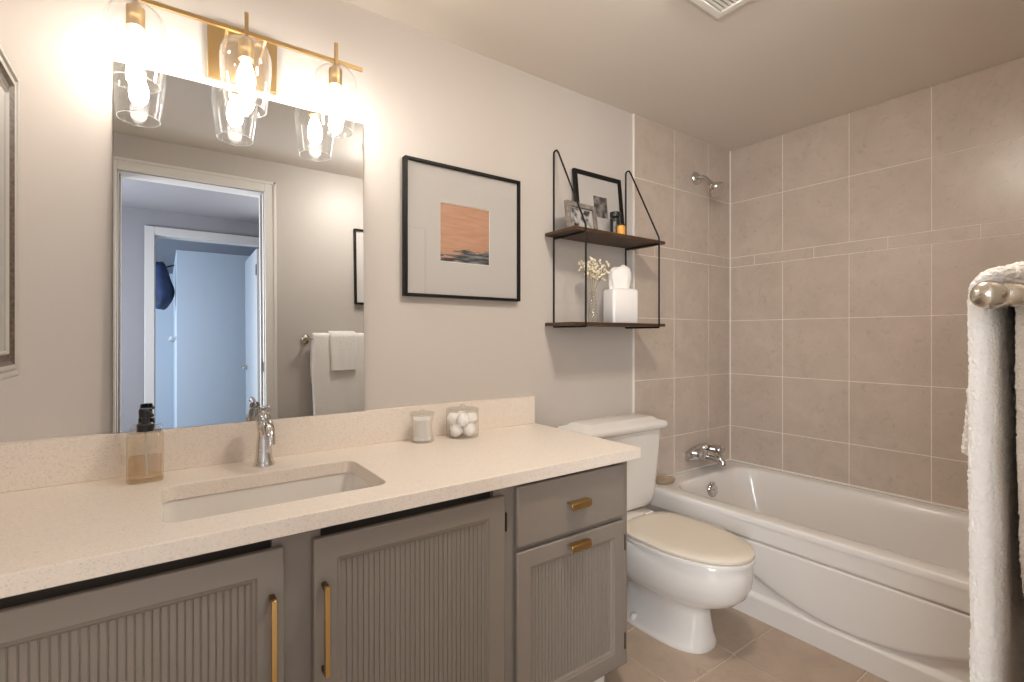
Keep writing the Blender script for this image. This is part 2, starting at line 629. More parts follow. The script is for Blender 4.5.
def tile_wall(name, axis, lo, hi, joints, border, parent):
    bm = B()
    g = 0.0036
    if axis == 'x':
        box(bm, lo, hi, -TT + 0.0015, 0, 0.0, ZC, 1)
    else:
        box(bm, XR - TT + 0.0015, XR, hi, lo, 0.0, ZC, 1)
    rows = [0.0] + zj
    for k in range(len(rows) - 1):
        z0, z1 = rows[k], rows[k + 1]
        js = border if abs(z0 - 1.648) < 1e-6 else joints
        cut = [lo] + js + [hi]
        for a, b in zip(cut[:-1], cut[1:]):
            zz0 = z0 + (g / 2 if k else 0)
            zz1 = z1 - (g / 2 if k < len(rows) - 2 else 0)
            if axis == 'x':
                box(bm, a + g / 2, b - g / 2, -TT, -0.002, zz0, zz1, 0)
            else:
                box(bm, XR - TT, XR - 0.002, b + g / 2, a - g / 2, zz0, zz1, 0)
    return obj(name, bm, ['tile', 'grout'], parent, bevel=0.0012, seg=1)


tile_wall('tile_surround', 'x', 2.035, XR - TT, [2.371, 2.705], [2.20, 2.535, 2.87], wall_back)
tile_wall('tile_surround', 'y', -0.0, YF, [-0.332, -0.671, -1.010, -1.348], [-0.165, -0.50, -0.84, -1.18, -1.52], wall_right)
bm = B()
box(bm, 2.030, 2.035, -0.011, -0.0005, 0, ZC)
box(bm, XR - TT - 0.006, XR - TT, -TT - 0.006, -TT, ZR, ZC)
box(bm, 2.10, XR - TT, -TT - 0.006, -TT, ZR, ZR + 0.007)
box(bm, XR - TT - 0.006, XR - TT, YF, -TT - 0.006, ZR, ZR + 0.007)
struct(obj('trim_1', bm, 'caulk'), 'white caulk bead at tile edge, alcove corner and tub rim', 'caulk')

# ------------------------------------------------------------------ bathroom doorway trim, hall and room across (seen in the mirror)
door1 = struct(thing('door_1', 'white door casing of the bathroom doorway reflected in the mirror', 'doorway', (0.18, YF, 0)))
bm = B()
cw = 0.066
for (y0, y1) in ((YF, YF + 0.014), (YF - 0.134, YF - 0.12)):
    if y0 == YF:
        box(bm, DX1 + 0.006, DX1 + 0.006 + cw, y0, y1, 0, DZ + 0.006 + cw)
        box(bm, DX0 - 0.006 - cw, DX0 - 0.006, y0, y1, 0, DZ + 0.006 + cw)
        box(bm, DX0 - 0.006, DX1 + 0.006, y0, y1, DZ + 0.006, DZ + 0.006 + cw)
        box(bm, DX1 + 0.006 + cw - 0.018, DX1 + 0.006 + cw, y1, y1 + 0.006, 0, DZ + 0.006 + cw)
        box(bm, DX0 - 0.006 - cw, DX1 + 0.006 + cw, y1, y1 + 0.006, DZ + 0.006 + cw - 0.018, DZ + 0.006 + cw)
    else:
        box(bm, DX1 + 0.006, DX1 + 0.006 + cw, y0, y1, 0, DZ + 0.006 + cw)
        box(bm, DX0 - 0.006 - cw, DX0 - 0.006, y0, y1, 0, DZ + 0.006 + cw)
        box(bm, DX0 - 0.006, DX1 + 0.006, y0, y1, DZ + 0.006, DZ + 0.006 + cw)
obj('casing', bm, 'white_trim', door1, bevel=0.003)
bm = B()
box(bm, DX1, DX1 + 0.02, YF - 0.12, YF, 0, DZ + 0.02)
box(bm, DX0 - 0.02, DX0, YF - 0.12, YF, 0, DZ + 0.02)
box(bm, DX0, DX1, YF - 0.12, YF, DZ, DZ + 0.02)
box(bm, DX1 - 0.011, DX1, YF - 0.085, YF - 0.05, 0, DZ)
box(bm, DX0, DX0 + 0.011, YF - 0.085, YF - 0.05, 0, DZ)
obj('jamb', bm, 'jamb_paint', door1, bevel=0.002)
bm = B(); box(bm, DX1 - 0.0015, DX1 + 0.0005, YF - 0.042, YF - 0.012, 1.06, 1.12)
obj('strike_plate', bm, 'hinge', door1)['label'] = 'dark strike plate'

HY = -3.30      # hall wall with the second doorway
HX0, HX1 = -0.02, 0.79
bm = B()
box(bm, -2.4, HX0 - 0.02, HY - 0.1, HY, 0, 2.5)
box(bm, HX1 + 0.02, 2.0, HY - 0.1, HY, 0, 2.5)
box(bm, HX0 - 0.02, HX1 + 0.02, HY - 0.1, HY, DZ + 0.02, 2.5)
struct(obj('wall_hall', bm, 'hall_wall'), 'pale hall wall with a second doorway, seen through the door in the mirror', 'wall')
bm = B()
box(bm, 1.9, 2.0, HY, YF - 0.12, 0, 2.5)
box(bm, -2.4, XL - 0.1, YF - 0.12, YF - 0.02, 0, 2.5)
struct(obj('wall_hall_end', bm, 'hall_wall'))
bm = B(); box(bm, -2.4, 2.0, -7.0, YF - 0.12, -0.1, -0.001)
struct(obj('floor_hall', bm, 'hall_floor'))
bm = B(); box(bm, -2.4, 2.0, -7.0, YF - 0.12, ZC, ZC + 0.1)
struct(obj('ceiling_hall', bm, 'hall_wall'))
CX, CY = 0.165, -5.0     # corner of the closet block in the far room
bm = B()
box(bm, CX, 2.0, -7.0, CY, 0, ZC)
box(bm, -2.4, CX, -7.0, -6.9, 0, ZC)
box(bm, 1.9, 2.0, CY, HY - 0.1, 0, ZC)
struct(obj('wall_far_room', bm, 'far_wall'), 'blue lit wall of the room across the hall', 'wall')

door2 = struct(thing('door_2', 'white door standing open into the room across the hall', 'doorway', (HX1, HY, 0)))
bm = B()
box(bm, HX1 + 0.006, HX1 + 0.072, HY, HY + 0.016, 0, DZ + 0.072)
box(bm, HX0 - 0.072, HX0 - 0.006, HY, HY + 0.016, 0, DZ + 0.072)
box(bm, HX0 - 0.006, HX1 + 0.006, HY, HY + 0.016, DZ + 0.006, DZ + 0.072)
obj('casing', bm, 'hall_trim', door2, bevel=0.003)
bm = B()
box(bm, HX1, HX1 + 0.02, HY - 0.1, HY, 0, DZ + 0.02)
box(bm, HX0 - 0.02, HX0, HY - 0.1, HY, 0, DZ + 0.02)
box(bm, HX0, HX1, HY - 0.1, HY, DZ, DZ + 0.02)
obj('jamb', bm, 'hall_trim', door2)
bm = B(); box(bm, HX1 - 0.045, HX1 - 0.008, HY - 0.85, HY - 0.105, 0.01, DZ - 0.01)
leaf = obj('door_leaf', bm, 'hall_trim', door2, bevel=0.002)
bm = B()
lathe(bm, [(0.026, 0), (0.026, -0.008), (0.011, -0.012), (0.011, -0.045)], (HX1 - 0.045, HY - 0.79, 1.05), 16, 'x')
tube(bm, [(HX1 - 0.088, HY - 0.79, 1.05), (HX1 - 0.09, HY - 0.67, 1.05)], 0.009, 8)
obj('lever_handle', bm, 'nickel', leaf, smooth=True)
for z in (1.92, 0.35):
    bm = B(); box(bm, HX1 - 0.05, HX1 - 0.043, HY - 0.14, HY - 0.106, z, z + 0.1)
    obj('hinge', bm, 'hinge', leaf)

# dark blue garment hung on the far wall, and a thin rail below it
bm = B()
rings = []
random.seed(4)
prof = [(0.0, 0.030, 0.010, 0.02), (0.02, 0.055, 0.005, 0.05), (0.10, 0.075, 0.015, 0.10), (0.20, 0.085, 0.025, 0.13), (0.28, 0.100, 0.045, 0.16), (0.34, 0.112, 0.050, 0.18), (0.42, 0.100, 0.045, 0.17), (0.50, 0.075, 0.030, 0.14), (0.55, 0.045, 0.020, 0.10)]
for d, rx, cxo, ry in prof:
    rings.append([(cxo + rx * math.cos(a) * (1 + 0.10 * math.sin(3 * a + d * 9)), -5.28 + ry * math.sin(a), 2.28 - d + 0.014 * math.sin(2 * a)) for a in [2 * PI * k / 20 for k in range(20)]])
loft(bm, rings)
tube(bm, [(0.06, -5.28, 2.22), (CX, -5.28, 2.26)], 0.012, 8)
tag(obj('hanging_coat', bm, 'blue_cloth', smooth=True, sub=1), 'dark navy cloth hung on pale wall, seen deep through both doorways in mirror', 'clothing')
bm = B()
tube(bm, [(CX - 0.05, -5.05, 1.40), (CX - 0.05, -6.6, 1.40)], 0.012, 8)
for y in (-5.15, -6.5):
    tube(bm, [(CX, y, 1.40), (CX - 0.05, y, 1.40)], 0.008, 8)
tag(obj('wall_rail', bm, 'white_trim', smooth=True), 'thin pale rail on the far wall below the navy cloth', 'rail')

# ------------------------------------------------------------------ ceiling vent
vent = thing('ceiling_vent', 'white square louvred exhaust vent on the ceiling', 'vent', (1.535, -0.84, ZC))
vx0, vx1, vy0, vy1 = 1.40, 1.66, -0.975, -0.715
bm = B()
fw = 0.03
box(bm, vx0, vx1, vy0, vy0 + fw, ZC - 0.014, ZC)
box(bm, vx0, vx1, vy1 - fw, vy1, ZC - 0.014, ZC)
box(bm, vx0, vx0 + fw, vy0 + fw, vy1 - fw, ZC - 0.014, ZC)
box(bm, vx1 - fw, vx1, vy0 + fw, vy1 - fw, ZC - 0.014, ZC)
obj('frame', bm, 'vent', vent, bevel=0.004)
bm = B(); box(bm, vx0 + fw, vx1 - fw, vy0 + fw, vy1 - fw, ZC - 0.003, ZC - 0.0005)
obj('backing', bm, 'dark', vent)  # near-black plate painted as the shade between the slats, no hollow behind
bm = B()
k = 0
y = vy0 + fw + 0.004
while y < vy1 - fw - 0.006:
    vs = box(bm, vx0 + fw, vx1 - fw, y, y + 0.010, ZC - 0.012, ZC - 0.006)
    y += 0.0165
obj('grille', bm, 'vent', vent)

# ------------------------------------------------------------------ added fill dome on the ceiling (unseen above the frame, brightens the room)
LX, LYY = 1.12, -1.12
cl = thing('ceiling_fill', 'added round fill dome, unseen on the ceiling beside the louvred vent', 'added fill light', (LX, LYY, ZC))
bm = B()
lathe(bm, [(0.128, -0.0005), (0.132, -0.004), (0.132, -0.020), (0.122, -0.026)], (LX, LYY, ZC), 40)
obj('base', bm, 'nickel', cl, smooth=True, angle=40)
bm = B()
lathe(bm, [(0.120, -0.0265), (0.119, -0.045), (0.108, -0.066), (0.083, -0.082), (0.045, -0.091), (0.0, -0.094)], (LX, LYY, ZC), 40, 'z', True, False)
obj('fill_dome', bm, 'dome', cl, smooth=True, angle=180)

# ------------------------------------------------------------------ bathtub
tub = thing('bathtub', 'white alcove bathtub with curved apron along the tiled wall', 'bathtub', (2.5, -0.85, 0))
ty0, ty1 = -0.012, YF + 0.002      # along y (back end, front end)
tx0, tx1 = XT, XR - TT - 0.001
cxm, cym = (tx0 + tx1) / 2, (ty0 + ty1) / 2
hx, hy = (tx1 - tx0) / 2, (ty0 - ty1) / 2
icx, icy = (2.178 + 2.865) / 2, (-0.125 - 1.60) / 2
ihx, ihy = (2.865 - 2.178) / 2, (1.60 - 0.125) / 2
bm = B()
rings = [
    rrect(cxm, cym, hx, hy, 0.012, ZR - 0.03, 8),
    rrect(cxm, cym, hx, hy, 0.012, ZR - 0.008, 8),
    rrect(cxm, cym, hx - 0.003, hy - 0.003, 0.012, ZR - 0.002, 8),
    rrect(cxm, cym, hx - 0.009, hy - 0.009, 0.012, ZR, 8),
    rrect(icx, icy, ihx + 0.014, ihy + 0.014, 0.13, ZR, 8),
    rrect(icx, icy, ihx + 0.004, ihy + 0.004, 0.125, ZR - 0.003, 8),
    rrect(icx, icy, ihx - 0.003, ihy - 0.004, 0.12, ZR - 0.013, 8),
    rrect(icx, icy, ihx - 0.012, ihy - 0.02, 0.12, ZR - 0.08, 8),
    rrect(icx, icy - 0.01, ihx - 0.045, ihy - 0.07, 0.12, 0.16, 8),
    rrect(icx, icy - 0.01, ihx - 0.07, ihy - 0.10, 0.12, 0.10, 8),
    rrect(icx, icy - 0.01, ihx - 0.12, ihy - 0.16, 0.10, 0.075, 8),
]
loft(bm, rings, False, True)
obj('basin', bm, 'acrylic', tub, smooth=True, angle=60)


def sstep(a, b, x):
    t = max(0.0, min(1.0, (x - a) / (b - a)))
    return t * t * (3 - 2 * t)


def apron_x(y, z):
    uc = 0.100 + 0.62 * (y + 0.97) ** 2           # lower edge of the bowed panel
    x = XT + 0.022
    panel = sstep(uc - 0.012, uc + 0.012, z)
    x -= 0.022 * panel * (0.55 + 0.45 * math.exp(-((y + 0.97) / 0.5) ** 2))
    base = 1 - sstep(0.086, 0.102, z)
    x = x * (1 - base) + (XT + 0.001) * base
    band = sstep(0.331, 0.336, z)
    x = x * (1 - band) + XT * band
    groove = math.exp(-((z - 0.330) / 0.0028) ** 2)
    return x + 0.012 * groove


bm = B()
zs = [0.0, 0.02, 0.05, 0.075] + [0.082 + 0.004 * k for k in range(60)] + [0.323, 0.326, 0.328, 0.330, 0.332, 0.334, 0.337, 0.345, 0.37, ZR - 0.029]
zs = sorted(set(round(z, 4) for z in zs))
ys = [ty0 + (ty1 - ty0) * k / 90 for k in range(91)]
grid = [[bm.verts.new((apron_x(y, z), y, z)) for z in zs] for y in ys]
for a, b in zip(grid[:-1], grid[1:]):
    for k in range(len(zs) - 1):
        bm.faces.new((a[k], b[k], b[k + 1], a[k + 1]))
# end returns and inner face give the apron thickness
inner = [[bm.verts.new((XT + 0.045, y, z)) for z in (zs[0], zs[-1])] for y in (ty0, ty1)]
bm.faces.new([inner[0][0]] + grid[0] + [inner[0][1]])
bm.faces.new([inner[1][1]] + list(reversed(grid[-1])) + [inner[1][0]])
bm.faces.new((inner[0][0], inner[0][1], inner[1][1], inner[1][0]))
bm.faces.new([inner[0][1]] + [g[-1] for g in grid] + [inner[1][1]])
obj('apron', bm, 'acrylic', tub, smooth=True, angle=50)
# overflow plate on the sloped end wall
bm = B()
lathe(bm, [(0.0, -0.013), (0.022, -0.0125), (0.036, -0.010), (0.043, -0.003), (0.044, 0.006)], (2.525, -0.150, 0.352), 28, 'y', False, True)
tube(bm, [(2.525, -0.162, 0.352), (2.525, -0.168, 0.352)], 0.006, 8)
ov = obj('overflow_plate', bm, 'chrome', tub, smooth=True)
ov['label'] = 'round chrome overflow plate'

# tub faucet
tf = thing('tub_faucet', 'chrome two handle tub filler on the tiled wall above the tub', 'faucet', (2.62, -TT, 0.52))
bm = B()
top, bot = [], []
for k in range(25):
    t = -1 + 2 * k / 24
    x = 2.635 + 0.165 * t
    top.append((x, 0.575 - 0.035 * t * t))
    bot.append((x, 0.487 + 0.006 * t * t))
outline = top + list(reversed(bot))
r0 = [(x, -TT - 0.0005, z) for x, z in outline]
cx0, cz0 = 2.635, 0.53
r1 = [(x, -TT - 0.016, z) for x, z in outline]
r2 = [(cx0 + (x - cx0) * 0.95, -TT - 0.026, cz0 + (z - cz0) * 0.82) for x, z in outline]
loft(bm, [r0, r1, r2])
obj('escutcheon', bm, 'chrome', tf, smooth=True, angle=30)
for hxp in (2.545, 2.725):
    bm = B()
    lathe(bm, [(0.020, 0), (0.020, -0.018), (0.026, -0.022), (0.032, -0.036), (0.031, -0.056), (0.022, -0.064), (0.0, -0.066)], (hxp, -TT - 0.024, 0.532), 14, 'y', True, False)
    obj('handle', bm, 'chrome', tf, smooth=True, angle=30)
bm = B()
tube(bm, [(2.635, -TT - 0.02, 0.515), (2.635, -0.07, 0.515), (2.635, -0.12, 0.508), (2.635, -0.145, 0.490), (2.635, -0.148, 0.472)], [0.026, 0.024, 0.022, 0.020, 0.018], 16)
obj('spout', bm, 'chrome', tf, smooth=True)

# shower head
sh = thing('shower_head', 'chrome shower head on short bent arm high on tiled wall', 'shower head', (2.572, -TT, 2.145))
bm = B()
lathe(bm, [(0.038, -0.0005), (0.038, -0.004), (0.031, -0.015), (0.015, -0.021)], (2.572, -TT, 2.145), 28, 'y')
obj('flange', bm, 'chrome', sh, smooth=True)
bm = B()
tube(bm, [(2.572, -TT - 0.015, 2.145), (2.572, -0.045, 2.146), (2.572, -0.068, 2.138), (2.572, -0.088, 2.120), (2.572, -0.102, 2.100)], 0.0115, 14)
obj('arm', bm, 'chrome', sh, smooth=True)
bm = B()
lathe(bm, [(0.011, 0.025), (0.015, 0.015), (0.014, 0.0), (0.024, -0.014), (0.043, -0.040), (0.048, -0.054), (0.045, -0.061), (0.0, -0.062)], (0, 0, 0), 28, 'z', True, False)
bmesh.ops.rotate(bm, verts=bm.verts, cent=(0, 0, 0), matrix=Matrix.Rotation(math.radians(-42), 3, 'X'))
bmesh.ops.translate(bm, verts=bm.verts, vec=(2.572, -0.116, 2.085))
obj('spray_head', bm, 'chrome', sh, smooth=True)

# soap dish on the tub corner
bm = B()
rings = []
for r, z in ((0.030, 0.0), (0.046, 0.004), (0.054, 0.014), (0.055, 0.019), (0.050, 0.018), (0.042, 0.011), (0.02, 0.009)):
    rings.append([(2.205 + r * 1.25 * math.cos(2 * PI * k / 28), -0.072 + r * 0.85 * math.sin(2 * PI * k / 28), ZR + z) for k in range(28)])
loft(bm, rings)
tag(obj('soap_dish', bm, 'dish', smooth=True), 'small tan oval soap dish on the tub corner behind the toilet', 'soap dish')

# ------------------------------------------------------------------ toilet
TX = 1.737
toilet = thing('toilet', 'white two piece toilet with closed lid between vanity and tub', 'toilet', (TX, -0.45, 0))
bm = B()
secs = [  # z, back y, front y, half width, front exponent, back exponent
    (0.0, -0.20, -0.640, 0.118, 2.7, 3.0),
    (0.012, -0.20, -0.642, 0.120, 2.7, 3.0),
    (0.028, -0.20, -0.640, 0.115, 2.7, 3.0),
    (0.055, -0.215, -0.634, 0.097, 2.7, 3.0),
    (0.10, -0.23, -0.628, 0.087, 2.7, 2.8),
    (0.135, -0.22, -0.624, 0.086, 2.6, 2.6),
    (0.155, -0.21, -0.628, 0.092, 2.5, 2.5),
    (0.172, -0.20, -0.650, 0.106, 2.35, 2.5),
    (0.192, -0.19, -0.695, 0.130, 2.25, 2.4),
    (0.215, -0.18, -0.737, 0.151, 2.15, 2.4),
    (0.245, -0.17, -0.768, 0.168, 2.1, 2.4),
    (0.285, -0.16, -0.786, 0.179, 2.1, 2.4),
    (0.325, -0.17, -0.792, 0.183, 2.1, 2.5),
    (0.362, -0.18, -0.792, 0.183, 2.1, 2.6),
    (0.376, -0.18, -0.787, 0.179, 2.1, 2.6),
]
loft(bm, [egg(TX, yb, yf, hw, z, 56, fl, bk, 0.42 * max(0.0, 1 - abs(z - 0.105) / 0.085) ** 0.6) for z, yb, yf, hw, fl, bk in secs])
# deck under the tank
rings = [rrect(TX, -0.16, 0.10, 0.12, 0.05, 0.15), rrect(TX, -0.155, 0.14, 0.13, 0.05, 0.28), rrect(TX, -0.155, 0.165, 0.135, 0.05, 0.34), rrect(TX, -0.155, 0.165, 0.135, 0.05, 0.384), rrect(TX, -0.155, 0.155, 0.125, 0.05, 0.392)]
loft(bm, rings)
obj('bowl', bm, 'porcelain', toilet, smooth=True, angle=60)
bm = B()
lathe(bm, [(0.016, 0.0), (0.016, 0.012), (0.011, 0.022), (0.0, 0.025)], (TX - 0.100, -0.345, 0.020), 16, 'z', True, False)
obj('bolt_cap', bm, 'porcelain', toilet, smooth=True)
# seat ring and lid
bm = B()
yb = -0.285
loft(bm, [egg(TX, yb, -0.790, 0.181, 0.3775, 56, 2.1, 3.2), egg(TX, yb, -0.797, 0.187, 0.381, 56, 2.1, 3.2), egg(TX, yb, -0.797, 0.187, 0.391, 56, 2.1, 3.2), egg(TX, yb - 0.004, -0.790, 0.181, 0.3945, 56, 2.1, 3.2),
           egg(TX, yb - 0.09, -0.72, 0.115, 0.3945, 56, 2.1, 2.3), egg(TX, yb - 0.09, -0.72, 0.115, 0.3775, 56, 2.1, 2.3)], True, True)
obj('seat', bm, 'porcelain', toilet, smooth=True, angle=50)
bm = B()
loft(bm, [egg(TX, yb + 0.01, -0.788, 0.180, 0.3965, 56, 2.1, 3.4), egg(TX, yb + 0.01, -0.794, 0.185, 0.3995, 56, 2.1, 3.4), egg(TX, yb + 0.01, -0.794, 0.185, 0.4075, 56, 2.1, 3.4), egg(TX, yb + 0.004, -0.787, 0.179, 0.4125, 56, 2.1, 3.4),
           egg(TX, yb - 0.03, -0.745, 0.145, 0.4150, 56, 2.1, 3.0), egg(TX, yb - 0.10, -0.65, 0.08, 0.4165, 56, 2.1, 2.6)], True, True)
obj('lid', bm, 'lid', toilet, smooth=True, angle=50)['label'] = 'cream closed lid'
for s in (-1, 1):
    bm = B()
    tube(bm, [(TX + s * 0.075 - 0.025, yb + 0.004, 0.403), (TX + s * 0.075 + 0.025, yb + 0.004, 0.403)], 0.0125, 12)
    obj('seat_hinge', bm, 'porcelain', toilet, smooth=True)
# tank
TKX = 1.762
bm = B()
loft(bm, [
    rrect(TKX, -0.105, 0.165, 0.075, 0.04, 0.393, 8),
    rrect(TKX, -0.107, 0.205, 0.086, 0.05, 0.405, 8),
    rrect(TKX, -0.108, 0.222, 0.090, 0.055, 0.425, 8),
    rrect(TKX, -0.110, 0.230, 0.0935, 0.055, 0.470, 8),
    rrect(TKX, -0.112, 0.246, 0.098, 0.055, 0.620, 8),
    rrect(TKX, -0.113, 0.258, 0.1005, 0.045, 0.764, 8)])
obj('tank', bm, 'porcelain', toilet, smooth=True, angle=50)
bm = B()
loft(bm, [
    rrect(TKX, -0.115, 0.266, 0.102, 0.035, 0.765, 8),
    rrect(TKX, -0.117, 0.278, 0.110, 0.036, 0.772, 8),
    rrect(TKX, -0.117, 0.283, 0.113, 0.036, 0.781, 8),
    rrect(TKX, -0.117, 0.283, 0.113, 0.036, 0.791, 8),
    rrect(TKX, -0.117, 0.275, 0.106, 0.035, 0.802, 8),
    rrect(TKX, -0.116, 0.246, 0.080, 0.035, 0.809, 8),
    rrect(TKX, -0.115, 0.233, 0.070, 0.035, 0.819, 8),
    rrect(TKX, -0.115, 0.216, 0.056, 0.03, 0.823, 8)])
obj('tank_lid', bm, 'porcelain', toilet, smooth=True, angle=50)

# ------------------------------------------------------------------ vanity
VF = -0.573           # face frame plane
VR = 1.333            # right end of the cabinet
VT = CT - 0.038
ZB = 0.072
van = thing('vanity_cabinet', 'taupe painted vanity cabinet with beadboard doors under the counter', 'cabinet', (0.5, -0.3, 0))
bm = B()
t = 0.018
box(bm, XL + 0.002, XL + 0.002 + t, VF + 0.02, -0.002, ZB, VT)
box(bm, VR - t, VR, VF + 0.02, -0.002, ZB, VT)
box(bm, XL + 0.02, VR - t, -0.012, -0.002, ZB, VT)
box(bm, XL + 0.02, VR - t, VF + 0.02, -0.012, ZB, ZB + t)
for x in (0.245, 0.82):
    box(bm, x - 0.009, x + 0.009, VF + 0.02, -0.012, ZB + t, 0.56)
obj('carcass', bm, 'cabinet', van)
bm = B()
for a, b in ((XL + 0.002, XL + 0.03), (0.198, 0.300), (0.772, 0.862), (1.283, VR)):
    box(bm, a, b, VF, VF + 0.02, ZB, VT)
for a, b in ((XL + 0.03, 0.198), (0.300, 0.772), (0.862, 1.283)):
    box(bm, a, b, VF, VF + 0.02, ZB, ZB + 0.05)
box(bm, 0.862, 1.283, VF, VF + 0.02, 0.575, 0.612)
obj('face_frame', bm, 'cabinet', van, bevel=0.001, seg=1)
bm = B()
for a, b in ((XL + 0.03, 0.235), (0.255, 0.81), (0.83, 1.312)):
    box(bm, a, b, VF + 0.05, VF + 0.056, ZB + 0.02, VT - 0.001)
obj('gap_shade_sheet', bm, 'cab_shade', van)['label'] = 'dark sheet painted as the shade in the gap above the doors'  # dark sheet stands in for the shade inside the cabinet
bm = B(); box(bm, XL + 0.002, 1.272, VF + 0.050, VF + 0.062, 0.0, ZB)
obj('toe_kick', bm, 'toe', van)['label'] = 'white recessed toe kick'


def bead_door(name, x0, x1, z0, z1, rail):
    yb_, yf_ = VF - 0.001, VF - 0.019
    bm = B()
    o4 = [(x0, z0), (x1, z0), (x1, z1), (x0, z1)]
    i4 = [(x0 + rail, z0 + rail), (x1 - rail, z0 + rail), (x1 - rail, z1 - rail), (x0 + rail, z1 - rail)]
    rg = [[(x, yb_, z) for x, z in o4], [(x, yf_, z) for x, z in o4], [(x, yf_, z) for x, z in i4], [(x, yb_, z) for x, z in i4]]
    vr = loft(bm, rg, False, False)
    for k in range(4):
        j = (k + 1) % 4
        bm.faces.new((vr[3][k], vr[3][j], vr[0][j], vr[0][k]))
    d = obj(name, bm, 'cabinet', van, bevel=0.004, seg=2)
    # inner ogee lip
    bm = B()
    a, b, c, e = x0 + rail, x1 - rail, z0 + rail, z1 - rail
    w = 0.011
    yl, ym = yf_ + 0.0035, yf_ + 0.010
    out = [(a, c), (b, c), (b, e), (a, e)]
    inn = [(a + w, c + w), (b - w, c + w), (b - w, e - w), (a + w, e - w)]
    loft(bm, [[(x, yl, z) for x, z in out], [(x + (0.45 * w if x == a else -0.45 * w), yl + 0.001, z + (0.45 * w if z == c else -0.45 * w)) for x, z in out], [(x, ym, z) for x, z in inn], [(x, ym + 0.006, z) for x, z in inn]], False, False)
    obj('molding', bm, 'cabinet', d)
    # beadboard panel
    bm = B()
    px0, px1, pz0, pz1 = a + w * 0.6, b - w * 0.6, c + w * 0.6, e - w * 0.6
    yp = yf_ + 0.0095
    prof = []
    n = max(2, round((px1 - px0) / 0.0132))
    p = (px1 - px0) / n
    for k in range(n):
        x = px0 + k * p
        prof += [(x, yp + 0.0024), (x + 0.0012, yp + 0.0025), (x + 0.0024, yp + 0.0005), (x + 0.0042, yp), (x + p - 0.0020, yp), (x + p - 0.0008, yp + 0.0006)]
    prof.append((px1, yp + 0.0024))
    vt = [bm.verts.new((x, y, pz1)) for x, y in prof]
    vb = [bm.verts.new((x, y, pz0)) for x, y in prof]
    for k in range(len(prof) - 1):
        bm.faces.new((vb[k], vb[k + 1], vt[k + 1], vt[k]))
    obj('beadboard_panel', bm, 'cabinet', d)
    return d


def bar_pull(x, z0, z1, parent):
    bm = B()
    y0 = VF - 0.019
    box(bm, x - 0.0055, x + 0.0055, y0 - 0.034, y0 - 0.024, z0, z1, 0)
    box(bm, x - 0.0055, x + 0.0055, y0 - 0.025, y0, z0, z0 + 0.011, 1)
    box(bm, x - 0.0055, x + 0.0055, y0 - 0.025, y0, z1 - 0.011, z1, 1)
    o = obj('bar_pull', bm, ['brass_pull', 'brass_dark'], parent, bevel=0.001, seg=1)
    o['label'] = 'brass vertical bar pull'
    return o


def edge_pull(x0, x1, z, parent):
    bm = B()
    y0 = VF - 0.019
    # angled finger tab in profile (y, z)
    pr = [(y0 - 0.0003, z + 0.006), (y0 - 0.020, z + 0.007), (y0 - 0.026, z + 0.004), (y0 - 0.026, z - 0.015), (y0 - 0.023, z - 0.015), (y0 - 0.0225, z + 0.0015), (y0 - 0.0003, z + 0.0015)]
    loft(bm, [[(x, y, zz) for y, zz in pr] for x in (x0, x1)])
    o = obj('finger_pull', bm, 'brass_pull', parent, bevel=0.0008, seg=1)
    o['label'] = 'brass finger pull'
    return o


def hinge(x, z, parent):
    bm = B()
    tube(bm, [(x, VF - 0.012, z - 0.026), (x, VF - 0.012, z + 0.026)], 0.0045, 8)
    box(bm, x - 0.001, x + 0.008, VF - 0.004, VF - 0.0005, z - 0.022, z + 0.022)
    obj('hinge', bm, 'hinge', parent)


dA = bead_door('door', XL + 0.012, 0.220, 0.10, 0.762, 0.055)
bar_pull(0.195, 0.470, 0.668, dA)
dB = bead_door('door', 0.280, 0.800, 0.10, 0.762, 0.055)
bar_pull(0.302, 0.466, 0.664, dB)
hinge(0.8055, 0.685, dB)
hinge(0.8055, 0.19, dB)
dC = bead_door('door', 0.843, 1.300, 0.092, 0.586, 0.052)
edge_pull(1.034, 1.117, 0.562, dC)
hinge(1.3055, 0.505, dC)
hinge(1.3055, 0.165, dC)
bm = B(); box(bm, 0.843, 1.300, VF - 0.019, VF - 0.001, 0.600, 0.778)
dr = obj('drawer', bm, 'cabinet', van, bevel=0.005, seg=2)
edge_pull(1.034, 1.117, 0.692, dr)

# countertop with a sink cut-out, and its backsplash
CF, CR = -0.616, 1.355
sx0, sx1, sy0, sy1 = 0.006, 0.490, -0.508, -0.203
ct = thing('countertop', 'cream speckled quartz countertop with sink cut out on the vanity', 'countertop', (0.5, -0.3, VT))
bm = B()
cx_, cy_ = (sx0 + sx1) / 2, (sy0 + sy1) / 2
hole = rrect(cx_, cy_, (sx1 - sx0) / 2, (sy1 - sy0) / 2, 0.035, 0, 8)
X0 = XL + 0.001


outer = [(CR, -0.001), (X0, -0.001), (X0, CF), (CR, CF)]
for z in (CT, VT):
    eds = []
    for loop in (outer, [(p[0], p[1]) for p in hole]):
        vv = [bm.verts.new((x, y, z)) for x, y in loop]
        eds += [bm.edges.new((vv[i], vv[(i + 1) % len(vv)])) for i in range(len(vv))]
        if z == CT:
            tops = globals().setdefault('slab_tops', [])
            tops.append(vv)
        else:
            up = slab_tops[0 if loop is outer else 1]
            for i in range(len(vv)):
                j = (i + 1) % len(vv)
                bm.faces.new((vv[i], vv[j], up[j], up[i]))
    bmesh.ops.triangle_fill(bm, use_beauty=True, use_dissolve=False, edges=eds)
obj('slab', bm, 'quartz', ct, bevel=0.002, seg=2)
bm = B(); box(bm, X0, CR - 0.002, -0.0285, -0.001, CT, 0.951)
obj('backsplash', bm, 'quartz', ct, bevel=0.0015, seg=1)

